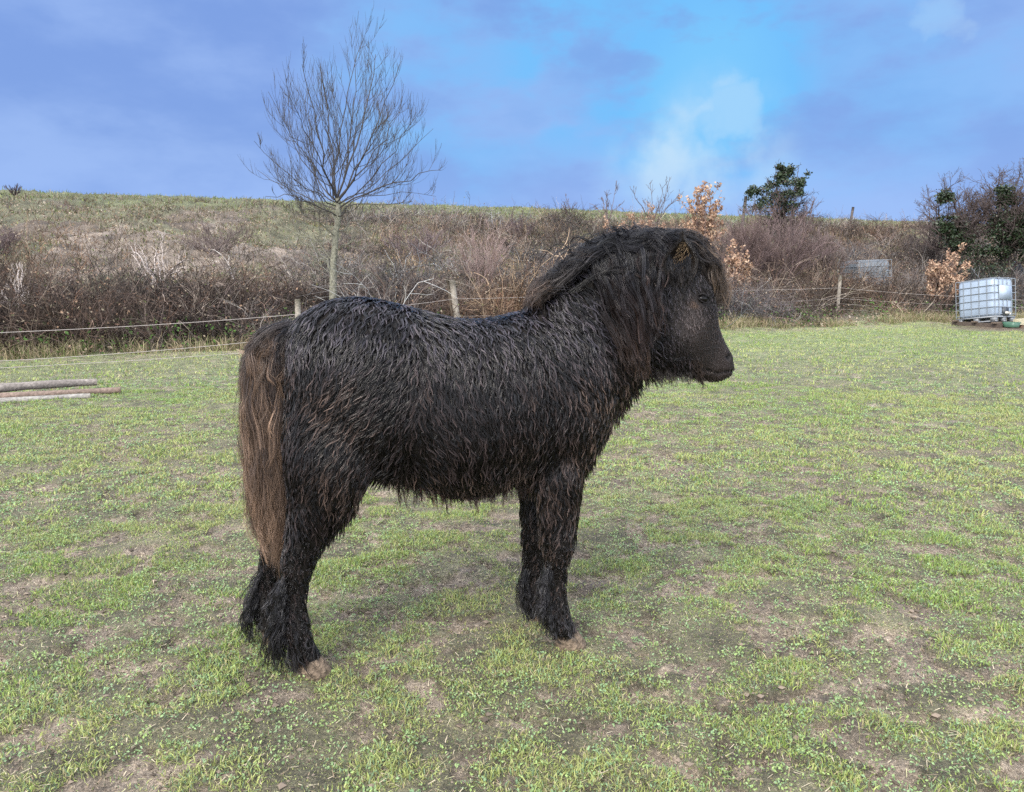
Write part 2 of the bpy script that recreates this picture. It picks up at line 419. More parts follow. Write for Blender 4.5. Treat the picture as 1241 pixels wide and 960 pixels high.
mb.add(np.stack([p - dv - sv, p - dv + sv, p + dv + sv * .5, p + dv - sv * .5], 1), np.arange(n * 4).reshape(n, 4), None, np.repeat(cc, 4, 0))
tag(mb.build('soil_clods', M_twig, smooth=False), 'small brown clods and dead blades trodden into the mud between the grass', 'mud', kind='stuff')

def bank(r, q):
    x = -7.3 + r * .9 - q * .44; y = 10.6 + r * .44 + q * .9
    return x, y
def G(x, y): return float(height(np.array([x]), np.array([y]), False)[0])

# ------------------------------------------------------------------ thicket on the bank
def twigcol(N, kind=None):
    pal = np.array([[.145, .108, .09], [.105, .08, .072], [.19, .15, .125], [.35, .3, .25], [.17, .105, .075], [.07, .05, .044]])
    pr = [.27, .2, .22, .14, .1, .07] if kind is None else kind
    c = pal[rng.choice(len(pal), N, p=pr)]
    return c * rng.uniform(.75, 1.25, (N, 1))
mb = MB(); lf = MB()
def bunches(n, r0, r1, q0, q1, hgt, nst, thr=None, seed=0, rad=.006, kind=None):
    r = rng.uniform(r0, r1, n); q = rng.uniform(q0, q1, n)
    x, y = bank(r, q)
    if thr is not None:
        k = fbm(x * .55, y * .55, 200 + seed, 3) > thr
        op = 0 if seed == 9 else np.exp(-(((r - 3.0) / 4.5) ** 2 + ((q - 9) / 4.5) ** 2)) + sst(9, 5, r) * sst(8, 11, q)      # open scree and tussock on the left
        k &= rng.uniform(0, 1, n) > op * 1.1; x, y, q, r = x[k], y[k], q[k], r[k]
    k = ~((np.abs(x + 3.5) < .75) & (y < 15.0) & (y > 11.8)) ; x, y, q, r = x[k], y[k], q[k], r[k]
    n = len(x); z = height(x, y, False) - .05
    hs = hgt * rng.uniform(.55, 1.25, n) * (.6 + .8 * fbm(x * .8, y * .8, 210 + seed, 2))
    P = np.repeat(np.stack([x, y, z], 1), nst, 0); P[:, :2] += rng.normal(0, .16, (len(P), 2))
    d = rng.normal(size=(len(P), 3)) * np.array([.55, .55, .2]) + np.array([0, 0, 1.])
    L = np.repeat(hs, nst) * rng.uniform(.6, 1.3, len(P))
    st = grow(P, d, L, 6, .0, .2, .35)
    dist = np.linalg.norm(P - CAM, axis=1)
    rd = np.maximum(rad, dist * .00022) * rng.uniform(.7, 1.5, len(P))
    c = twigcol(len(P), kind) * np.repeat(np.clip((fbm(x * .75, y * .75, 230 + seed, 3) - .3) * 2.7, .2, 1.5) * rng.uniform(.75, 1.3, n), nst)[:, None]
    hue = np.repeat(fbm(x * .4 + 5, y * .4, 240, 2) - .5, nst)[:, None]; c = c * (1 + hue * np.array([.7, .15, -.5]))
    mb.tubes(st, rd[:, None] * np.linspace(1, .35, 6), 3, c)
    s2, d2, t2 = spawn(st, 3, .25, .95, .9)
    L2 = np.repeat(L, 3) * rng.uniform(.15, .45, len(s2)) 
    tw = grow(s2, d2, L2, 4, .05, .25, .1)
    mb.tubes(tw, np.repeat(rd, 3)[:, None] * .6 * np.linspace(1, .4, 4), 3, np.repeat(c, 3, 0) * rng.uniform(.8, 1.3, (len(s2), 1)))
    # a few withered leaves still hanging
    kk = rng.uniform(0, 1, len(tw)) < .22
    e = tw[kk][:, -1]
    lc = np.array([[.26, .17, .11], [.17, .10, .07], [.3, .25, .18], [.12, .13, .05]])[rng.choice(4, len(e), p=[.35, .3, .25, .1])]
    lf.leaves(e, rng.uniform(.018, .035, len(e)), lc)
bunches(950, -6, 38, .6, 3.6, 1.05, 11)                    # dense wall of stems along the foot of the bank
bunches(700, -6, 16, .7, 3.2, .9, 12, .3, 8, kind=[.15, .35, .05, .05, .1, .3])  # dark-coloured stems added for the shaded depth of the thicket
bunches(1200, -4, 46, 3.2, 8, .85, 9, .42, 1)
bunches(1700, -2, 52, 7, 14.5, .9, 8, .43, 2)
bunches(900, 8, 58, 12, 16.8, .7, 8, .42, 3)
bunches(230, -7, 14, 8, 18.5, .3, 12, .5, 9, rad=.005, kind=[.15, .4, .05, 0, .1, .3])      # low dark tufts on the open slope
bunches(170, -6, 38, .8, 6, 1.5, 5, .45, 6, rad=.0065, kind=[.1, .05, .2, .6, .05, 0])   # long pale arching canes
bunches(450, 12, 34, 3, 12, .95, 10, .4, 4, kind=[.2, .3, .25, .05, .15, .05])
tag(mb.build('thicket', M_twig, smooth=False), 'tangled leafless bramble and scrub stems covering the grassy bank', 'undergrowth', kind='stuff')
# leaf litter, dead bracken and low green sprigs
n = 60000
r = rng.uniform(-8, 55, n); q = .35 + 15 * rng.uniform(0, 1, n) ** 1.4
x, y = bank(r, q); z = height(x, y) + rng.uniform(0, .12, n)
pc = np.array([[.3, .24, .17], [.2, .14, .09], [.13, .09, .065], [.36, .31, .24], [.1, .13, .04]])[rng.choice(5, n, p=[.28, .3, .2, .1, .12])]
lf.leaves(np.stack([x, y, z], 1), rng.uniform(.02, .045, n), pc, flat=.5)
n = 5000
r = rng.uniform(-6, 40, n); q = rng.uniform(.4, 1.6, n); x, y = bank(r, q); k = fbm(x * .9, y * .9, 300, 3) > .5; x, y = x[k], y[k]
lf.leaves(np.stack([x, y, height(x, y) + rng.uniform(.02, .38, len(x))], 1), rng.uniform(.02, .045, len(x)), np.array([.07, .14, .03]) * rng.uniform(.6, 1.4, (len(x), 1)))
tag(lf.build('leaf_litter', M_leaf, smooth=False), 'withered brown leaves and low green sprigs strewn over the bank', 'leaf litter', kind='stuff')
# straw-coloured dead grass along the foot of the bank
mb = MB()
n = 26000; r = rng.uniform(-6, 38, n); q = .25 + np.abs(rng.normal(0, .45, n)); x, y = bank(r, q)
k = fbm(x * 1.1, y * 1.1, 310, 3) > .42; x, y = x[k], y[k]; N = len(x)
cc = np.array([.34, .28, .17]) * rng.uniform(.5, 1.3, (N, 1)); gg = (rng.uniform(0, 1, N) < .3)[:, None]; cc = np.where(gg, np.array([.15, .18, .06]), cc)
blades(mb, x, y, rng.uniform(.1, .34, N), rng.uniform(.006, .014, N), cc, .7)
n = 30000; r = rng.uniform(-8, 12, n); q = rng.uniform(5, 19, n); x, y = bank(r, q); k = fbm(x * 1.4, y * 1.4, 317, 4) > .5; x, y = x[k], y[k]; N = len(x)
blades(mb, x, y, rng.uniform(.06, .2, N), rng.uniform(.012, .028, N), np.array([[.2, .155, .105], [.11, .085, .06], [.13, .14, .055], [.3, .25, .18]])[rng.choice(4, N, p=[.35, .25, .25, .15])] * rng.uniform(.6, 1.2, (N, 1)), .6)
n = 26000; r = rng.uniform(8, 50, n); q = rng.uniform(3, 15, n); x, y = bank(r, q); k = fbm(x * .7, y * .7, 315, 3) > .58; x, y = x[k], y[k]; N = len(x)
blades(mb, x, y, rng.uniform(.2, .5, N), rng.uniform(.012, .022, N), np.array([.36, .26, .16]) * rng.uniform(.5, 1.2, (N, 1)), .45)
tag(mb.build('dead_grass', M_grass, smooth=False), 'straw-coloured dead grass tufts along the foot of the bank', 'dead grass', kind='stuff')

# ------------------------------------------------------------------ trees
def twigtree(name, label, cat, base, limbs, group=None, trunk=None, trad=.1, c_tr=(.2, .19, .14), c_tw=(.12, .09, .08), n2=9, n3=5, n4=0,
             l2=.4, l3=.45, up=.12, rmin=.004, leaf=None, ivy=None, wig=.12, sp2=.75, lowcol=None):
    ro = root(name, base)
    if trunk is not None:
        t = MB(); K = len(trunk); T = np.array(trunk)
        # smooth the trunk line
        s = np.linspace(0, K - 1, 14); P = np.stack([np.interp(s, np.arange(K), T[:, k]) for k in range(3)], 1)
        P[1:-1] += rng.normal(0, trad * .12, (12, 3))
        t.tubes(P, trad * (1.25 - .55 * np.linspace(0, 1, 14) ** .7), 10, c_tr)
        t.build('trunk', M_bark, ro)
    c = MB()
    def cols(z, n): 
        cc = np.tile(np.array(c_tw, float), (n, 1))
        if lowcol is not None:
            w = sst(lowcol[1], lowcol[0], z)[:, None]; cc = cc * (1 - w) + np.array(c_tr) * w
        return cc * rng.uniform(.75, 1.25, (n, 1))
    L1 = limbs['paths']; r1 = limbs['rad']
    c.tubes(L1, r1[:, None] * np.linspace(1, .25, L1.shape[1]), 6, cols(L1[:, 0, 2], len(L1)) if lowcol else cols(L1[:, 0, 2], len(L1)))
    len1 = np.linalg.norm(np.diff(L1, axis=1), axis=2).sum(1)
    s, d, t = spawn(L1, n2, .15, .98, sp2)
    ll = np.repeat(len1, n2) * l2 * (1.15 - .75 * t) * rng.uniform(.6, 1.3, len(s))
    L2 = grow(s, d, ll, 7, up, wig)
    r2 = np.maximum(np.repeat(r1, n2) * (1 - .7 * t) * .5, rmin)
    c.tubes(L2, r2[:, None] * np.linspace(1, .4, 7), 4, cols(L2[:, 0, 2], len(L2)))
    tips = [L1[:, -3:].reshape(-1, 3), L2[:, 2:].reshape(-1, 3)]
    if n3:
        s, d, t = spawn(L2, n3, .15, .98, .7)
        l_ = np.repeat(ll, n3) * l3 * (1.1 - .6 * t) * rng.uniform(.6, 1.3, len(s))
        L3 = grow(s, d, l_, 5, up * 1.2, wig)
        r3 = np.maximum(np.repeat(r2, n3) * .55, rmin * .8)
        c.tubes(L3, r3[:, None] * np.linspace(1, .5, 5), 3, cols(L3[:, 0, 2], len(L3)))
        tips.append(L3[:, 1:].reshape(-1, 3))
        if n4:
            s, d, t = spawn(L3, n4, .2, .98, .8)
            L4 = grow(s, d, np.repeat(l_, n4) * .5 * rng.uniform(.6, 1.3, len(s)), 4, up, wig)
            c.tubes(L4, rmin * .7 * np.linspace(1, .6, 4)[None], 3, cols(L4[:, 0, 2], len(L4)))
            tips.append(L4[:, 1:].reshape(-1, 3))
    c.build('crown', M_twig, ro)
    tips = np.concatenate(tips)
    if leaf:
        l = MB(); n, size, pal = leaf
        p = tips[rng.integers(0, len(tips), n)] + rng.normal(0, .03, (n, 3))
        if len(leaf) < 4: pass
        pal = np.array(pal); l.leaves(p, size * rng.uniform(.6, 1.3, n), pal[rng.integers(0, len(pal), n)] * rng.uniform(.75, 1.25, (n, 1)))
        l.build('leaves', M_leaf, ro)
    if ivy:
        l = MB(); P, size, n = ivy   # list of (x,y,z,r) clumps
        P = np.array(P); ii = rng.integers(0, len(P), n)
        dd = unit(rng.normal(size=(n, 3))) * (rng.uniform(0, 1, n) ** .45)[:, None]
        p = P[ii, :3] + dd * P[ii, 3:4] * 1.12 + rng.normal(0, .07, (n, 3))
        k = fbm(p[:, 0] * 3.2 + p[:, 1] * 2, p[:, 2] * 3.2, 401, 3) > .5
        p = p[k]
        pal = np.array([[.024, .04, .018], [.034, .054, .022], [.018, .028, .016], [.045, .03, .022]])
        l.leaves(p, size * rng.uniform(.6, 1.3, len(p)), pal[rng.choice(4, len(p), p=[.4, .3, .2, .1])], asp=.75)
        l.build('ivy', M_ivy, ro)
    tag(ro, label, cat, group)
    return ro

# the bare young tree behind the pony's back
YT = 14.6
def tp(u, v, dy=0): return dpt(u, v, YT + dy)
tb = tp(403, 362); tb[2] = G(tb[0], tb[1]) - .1
trunk = [tb, tp(403, 330), tp(406, 295), tp(410, 262), tp(409, 240)]
targets = [  # via point, tip, start height on the trunk
    ((385, 205), (325, 105), 0, 242), ((372, 190), (345, 78), .8, 246), ((365, 215), (308, 165), -1, 250), ((392, 180), (366, 62), -.4, 240),
    ((400, 160), (388, 60), .9, 240), ((425, 150), (430, 40), 0, 240), ((436, 150), (455, 50), .7, 242),
    ((442, 165), (484, 62), -.5, 243), ((450, 180), (488, 110), 1, 246), ((455, 195), (512, 125), -1, 248), ((462, 205), (525, 150), .5, 250),
    ((470, 218), (534, 200), -.6, 254), ((360, 228), (312, 200), .8, 254), ((380, 170), (350, 110), -1.2, 243),
    ((415, 130), (440, 34), .2, 240), ((425, 170), (465, 100), 1.6, 243), ((385, 190), (372, 100), 1.5, 243),
    ((370, 238), (322, 232), -1.4, 262), ((450, 232), (528, 232), 1.2, 262), ((430, 200), (470, 140), -1.7, 246), ((390, 200), (340, 140), -1.7, 246),
    ((430, 248), (500, 238), -.6, 262), ((372, 280), (325, 300), .3, 318), ((380, 262), (352, 255), -.8, 288), ((384, 296), (345, 268), -.3, 330),
    ((425, 288), (455, 272), -.5, 300), ((395, 318), (352, 300), .6, 342), ((430, 262), (418, 256), .4, 280), ((390, 250), (330, 262), 1.2, 278)]
LP = []; LR = []
for k, (via, tip, dy, sv) in enumerate(targets):
    a = tp(408 if sv < 300 else 404, sv); b_ = tp(*via, dy * .55); c_ = tp(tip[0], tip[1] + (16 if tip[1] < 70 else 6), dy * 1.0)
    s = np.linspace(0, 1, 9)[:, None]
    # quadratic through a, b_, c_
    ctrl = 2 * b_ - .5 * (a + c_); ctrl[0] += (b_[0] - a[0]) * .25; ctrl[2] -= .12
    P = (1 - s) ** 2 * a + 2 * s * (1 - s) * ctrl + s ** 2 * c_
    P[1:-1] += rng.normal(0, .035, (7, 3))
    LP.append(P); LR.append(.021 if (tip[1] < 70) else (.016 if sv < 256 else .017))
LP = np.array(LP); LR = .86 * np.array(LR) * rng.uniform(.8, 1.15, len(LR))
twigtree('bare_tree', 'tall leafless young tree with lichened trunk rising behind the pony', 'tree', tb, {'paths': LP, 'rad': LR}, trunk=trunk, trad=.066,
         c_tr=(.17, .165, .125), c_tw=(.055, .05, .048), n2=11, n3=8, n4=0, l2=.42, l3=.55, up=.26, rmin=.0034, wig=.08, sp2=1.05, lowcol=(1.8, 2.5))

def shrub(name, label, cat, u, v, Y, spanw, top, n=14, group=None, **kw):
    """multi-stemmed shrub: base at pixel (u,v) at depth Y, reaching to pixel row top and half width spanw px"""
    b_ = dpt(u, v, Y); b_[2] = G(b_[0], b_[1]) - .05
    tz = dpt(u, top, Y)[2]; H = tz - b_[2]; W = spanw / F * Y
    st = np.tile(b_, (n, 1)) + rng.normal(0, W * .12, (n, 3)) * np.array([1, 1, 0])
    a = rng.uniform(0, 2 * np.pi, n); rr_ = np.sqrt(rng.uniform(.02, 1, n))
    end = b_ + np.stack([np.cos(a) * rr_ * W, np.sin(a) * rr_ * W * .8, H * (1 - .45 * rr_ ** 2) * rng.uniform(.65, 1.02, n)], 1)
    s = np.linspace(0, 1, 9)[None, :, None]
    mid_ = st * .5 + end * .5; mid_[:, :2] += (end - st)[:, :2] * .1; mid_[:, 2] += H * .12
    P = (1 - s) ** 2 * st[:, None] + 2 * s * (1 - s) * mid_[:, None] + s ** 2 * end[:, None]
    P[:, 1:] += rng.normal(0, H * .012, P[:, 1:].shape)
    rad = kw.pop('lr', .012) * rng.uniform(.7, 1.3, n)
    return twigtree(name, label, cat, b_, {'paths': P, 'rad': rad}, group, **kw)

MAU = (.14, .10, .095)
shrub('thorn_shrub', 'reddish-brown leafless shrub between the tan-leaved oak and the evergreen crown', 'shrub', 903, 360, 22, 34, 252, 24, n2=12, n3=7, c_tw=(.13, .092, .085), lr=.018, rmin=.007, up=.08)
shrub('thorn_shrub', 'wide mauve-brown leafless shrub under the dark evergreen crown', 'shrub', 940, 358, 23, 66, 238, 34, n2=12, n3=7, c_tw=MAU, lr=.02, rmin=.007, up=.08)
shrub('thorn_shrub', 'grey-brown leafless shrub beside the wire-caged box on the bank', 'shrub', 1000, 355, 24, 42, 268, 20, n2=10, n3=6, c_tw=(.13, .10, .09), lr=.018, rmin=.007, up=.08)
shrub('thorn_shrub', 'pale reddish leafless bush above the middle fence post', 'shrub', 585, 345, 19, 42, 262, 22, n2=10, n3=4, c_tw=(.26, .19, .17), lr=.009, rmin=.005)
shrub('thorn_shrub', 'dark purple leafless bush on the skyline left of the mane', 'shrub', 628, 295, 27, 26, 254, 16, n2=8, n3=4, c_tw=(.1, .075, .08), lr=.01, rmin=.007)
shrub('thorn_shrub', 'dense grey leafless bush at the left end of the bank', 'shrub', 6, 345, 17, 26, 268, 16, n2=9, n3=4, c_tw=(.12, .09, .09), lr=.012, rmin=.006)
shrub('thorn_shrub', 'grey leafless bush in front of the ivy-clad trees', 'shrub', 1120, 330, 30, 28, 262, 18, n2=10, n3=5, c_tw=(.095, .08, .075), lr=.016, rmin=.009)
shrub('thorn_shrub', 'tiny dark bush alone on the far left skyline', 'shrub', 18, 236, 26.5, 12, 219, 12, n2=8, n3=0, c_tw=(.06, .045, .045), lr=.012, rmin=.008)
shrub('thorn_shrub', 'wide bushy growth of thin mauve stems right of the bare tree', 'shrub', 505, 322, 21, 50, 262, 24, n2=9, n3=4, c_tw=(.15, .115, .115), lr=.01, rmin=.006)
shrub('thorn_shrub', 'low brown bush on the bank directly left of the bare tree', 'shrub', 262, 335, 19, 50, 262, 22, n2=9, n3=4, c_tw=(.14, .11, .10), lr=.01, rmin=.006)
# pale forked saplings
for u, v, Yd, top, w, lab in ((195, 360, 15.5, 268, 38, 'pale forked leafless sapling standing out on the left of the bank'),
                             (28, 405, 12.6, 312, 24, 'pale straggly leafless sapling at the far left above the upper wire')):
    shrub('sapling', lab, 'sapling', u, v, Yd, w, top, 8, n2=5, n3=2, c_tw=(.46, .40, .36), lr=.02, rmin=.0045, l2=.35)
for u, v, Yd, top, w, n, lab in ((735, 262, 33, 212, 22, 6, 'thin twiggy sapling on the skyline left of the tall arching one'),
                                 (790, 268, 33, 204, 40, 7, 'arching straggly sapling on the skyline above the mane'),
                                 (690, 262, 34, 232, 12, 4, 'small sparse sapling on the skyline behind the neck'),
                                 (965, 262, 33, 226, 24, 8, 'brushy upright sapling right of the dark evergreen crown')):
    shrub('sapling', lab, 'sapling', u, v, Yd, w, top, n, n2=7, n3=3, c_tw=(.11, .085, .085), lr=.02, rmin=.0095, l2=.26)
TAN = [[.40, .26, .17], [.33, .2, .135], [.5, .36, .25], [.26, .16, .11]]
shrub('oak_sapling', 'young oak keeping reddish dead leaves against the sky above the forelock', 'sapling', 852, 330, 24, 24, 218, 12, n2=7, n3=3, c_tw=(.2, .14, .12), lr=.014, rmin=.007, leaf=(2000, .055, TAN))
shrub('oak_sapling', 'tan-leaved young oak just in front of the pony face', 'sapling', 884, 372, 20, 22, 285, 12, n2=7, n3=3, c_tw=(.2, .14, .12), lr=.012, rmin=.006, leaf=(2200, .04, TAN))
shrub('oak_sapling', 'tan-leaved young oak left of the white caged tank', 'sapling', 1138, 378, 21.5, 30, 298, 14, n2=7, n3=3, c_tw=(.2, .14, .12), lr=.012, rmin=.006, leaf=(3000, .04, TAN))
shrub('oak_sapling', 'low row of dead-leaved oak shoots along the skyline above the mane', 'sapling', 775, 285, 27, 50, 248, 14, n2=6, n3=3, c_tw=(.2, .14, .12), lr=.01, rmin=.007, leaf=(1300, .045, TAN))

# evergreen crown on the skyline and ivy-clad trees on the right
def ivytree(label, u, v, Y, spread, top, clumps, n=20, ni=9000, dens=9, lean=0, **kw):
    b_ = dpt(u, v, Y); b_[2] = G(b_[0], b_[1]) - .1
    tk = dpt(u + lean * .5, (v + top) / 2 + 10, Y); H = dpt(u, top, Y)[2] - b_[2]; W = spread / F * Y
    trunk = [b_, b_ * .5 + tk * .5 + np.array([.1, 0, 0]), tk]
    st = b_ + (tk - b_) * rng.uniform(.15, 1, n)[:, None]
    a = rng.uniform(0, 2 * np.pi, n); rr_ = np.sqrt(rng.uniform(.05, 1, n))
    end = b_ + np.stack([np.cos(a) * rr_ * W + lean / F * Y, np.sin(a) * rr_ * W * .8, H * (1.02 - .42 * rr_ ** 2) * rng.uniform(.75, 1.0, n)], 1)
    s = np.linspace(0, 1, 9)[None, :, None]
    m_ = st * .45 + end * .55; m_[:, 2] += H * .1
    P = (1 - s) ** 2 * st[:, None] + 2 * s * (1 - s) * m_[:, None] + s ** 2 * end[:, None]
    P[:, 1:] += rng.normal(0, H * .02, P[:, 1:].shape)
    cl = []
    for (cu, cv, cr, dy) in clumps:
        p = dpt(cu, cv, Y + dy - .5); cl.append((p[0], p[1], p[2], cr / F * Y))
    return twigtree('ivy_clad_tree', label, 'tree', b_, {'paths': P, 'rad': .035 * rng.uniform(.6, 1.3, n)}, None, trunk=trunk, trad=.13,
                    c_tr=(.1, .09, .07), c_tw=(.085, .065, .06), n2=dens, n3=6, n4=1, l2=.42, l3=.5, up=.06, rmin=.0085, wig=.24, ivy=(cl, .042, ni // 2), sp2=1.0, **kw)
ivytree('dark evergreen-crowned tree standing on the skyline right of the pony', 942, 300, 28, 40, 203,
        [(926, 236, 11, 0), (936, 227, 9, .3), (955, 228, 10, -.3), (938, 243, 14, .2), (955, 243, 12, 0), (918, 246, 8, 0), (968, 238, 6, 0), (948, 215, 6, 0), (970, 222, 4, 0), (936, 213, 4, 0), (957, 208, 4, 0), (912, 234, 4, 0), (976, 214, 2.5, 0), (946, 205, 3, 0), (908, 250, 5, 0)], 18, 24000)
ivytree('ivy-clad bare tree with a narrow dark column of ivy, left of its neighbour', 1158, 345, 28.5, 74, 208,
        [(1146, 239, 7, 0), (1147, 252, 6, 0), (1147, 264, 11, 0), (1155, 274, 14, .2), (1160, 290, 16, 0), (1172, 306, 17, .3), (1180, 322, 20, 0), (1178, 340, 20, 0), (1160, 330, 12, .4), (1141, 274, 8, 0)], 34, 34000, 9)
ivytree('ivy-clad bare tree with widest crown, at the right edge behind the tank', 1218, 345, 28, 62, 188,
        [(1218, 232, 8, 0), (1220, 246, 9, .2), (1218, 262, 11, 0), (1210, 282, 14, 0), (1205, 302, 15, .2), (1204, 324, 19, 0), (1232, 288, 10, 0), (1198, 342, 14, 0), (1245, 270, 12, 0), (1250, 300, 18, 0)], 40, 36000, 9, lean=6)
ivytree('broad ivy-clad bare tree mostly beyond the right edge', 1290, 345, 29, 70, 190,
        [(1290, 250, 14, 0), (1285, 275, 18, 0), (1295, 300, 22, 0), (1270, 320, 20, 0)], 30, 9000, 9)

# ------------------------------------------------------------------ fence
pts = [(-40, 440, 9.6), (360, 0, 12.0), (557, 0, 14.6), (800, 0, 17.2), (1016, 0, 20.2), (1178, 0, 21.3), (1197, 0, 21.6), (1262, 0, 20.6), (1420, 0, 20.0)]
def fx(u, Yd): return (u - 620.5) / F * Yd * .992
posts = []
lean = {1: .0, 2: -.14, 4: .02}
plabel = {0: 'grey fence post beyond the left edge holding the wires', 1: 'short grey fence post behind the rump', 2: 'leaning split-topped fence post behind the pony back',
          3: 'fence post hidden behind the pony neck', 4: 'upright grey wooden fence post right of the pony face', 5: 'pale-topped fence post just behind the tank, the left one',
          6: 'brown fence post just behind the tank, the right one', 7: 'fence post right of the tank at the picture edge', 8: 'last fence post beyond the tank'}
for k, (u, _, Yd) in enumerate(pts):
    x = fx(u, Yd); z0 = G(x, Yd); top = {0: .9, 1: .86, 2: 1.06, 3: .95, 4: 1.0, 5: 1.12, 6: 1.08, 7: .95, 8: .95}[k]
    posts.append((x, Yd, z0, top))
    m = MB(); K = 6; s = np.linspace(0, 1, K)
    P = np.stack([x + s * lean.get(k, .0) * top, Yd + s * .02, z0 - .1 + s * (top + .1)], 1)
    col = (.27, .24, .2) if k not in (5, 6) else ((.55, .53, .48) if k == 5 else (.2, .16, .12))
    m.tubes(P, .045 if k != 2 else .06, 8, col, cap=True)
    if k == 2:  # darker splinter beside the post
        m.tubes(P * 1 + np.array([-.09, .02, .03]), .03, 6, (.1, .08, .06), cap=True)
    o = m.build('fence_post', M_wood)
    tag(o, plabel[k], 'fence post', 'posts of the wire fence at the foot of the bank')
def wire(i0, i1, h0, h1, sag=.02, col=(.36, .32, .29), rad=.0038, label=''):
    """one wire run through the given posts"""
    m = MB(); P = []
    for k in range(i0, i1):
        a, b_ = posts[k], posts[k + 1]
        n = 14
        for s in np.linspace(0, 1, n, endpoint=(k == i1 - 1)):
            hh = (h0 if np.isscalar(h0) else h0[k - i0]) * (1 - s) + (h0 if np.isscalar(h0) else h0[k - i0 + 1]) * s
            la, lb = lean.get(k, 0), lean.get(k + 1, 0)
            P.append([(a[0] + la * hh) * (1 - s) + (b_[0] + lb * hh) * s, a[1] * (1 - s) + b_[1] * s - .05, a[2] * (1 - s) + b_[2] * s + hh - 4 * sag * s * (1 - s)])
    m.tubes(np.array(P), rad, 5, col)
    tag(m.build('fence_wire', M_wire), label, 'wire', 'wires of the fence at the foot of the bank')
wire(0, 4, [.49, .62, .70, .72, .66], 0, .03, label='highest pale wire left of the pony')
wire(0, 4, [.12, .26, .36, .40, .38], 0, .04, label='middle pale wire left of the pony')
wire(0, 4, [.03, .07, .12, .18, .24], 0, .02, label='lowest wire left of the pony, nearly touching the grass')
wire(4, 8, [.66, .62, .6, .62, .6], 0, .03, label='highest wire right of the pony face')
wire(4, 8, [.38, .38, .38, .4, .4], 0, .02, label='second wire from the top right of the pony face')
wire(4, 8, [.24, .2, .2, .22, .2], 0, .02, label='third wire from the top right of the pony face')
wire(4, 8, [.1, .06, .08, .1, .1], 0, .02, label='lowest wire right of the pony face')
# posts on the skyline
for (u, v0, v1, Yd, ln, lab) in ((1029, 290, 251, 42, .12, 'leaning dark post standing alone on the skyline'), (899, 258, 238, 34, .12, 'short leaning post on the skyline beside the evergreen crown')):
    a = dpt(u, v0, Yd); a[2] = G(a[0], a[1]) - .1; b_ = dpt(u + 5, v1, Yd)
    m = MB(); s = np.linspace(0, 1, 5)[:, None]; m.tubes(a * (1 - s) + b_ * s, .07, 7, (.1, .085, .08), cap=True)
    tag(m.build('fence_post', M_wood), lab, 'fence post')

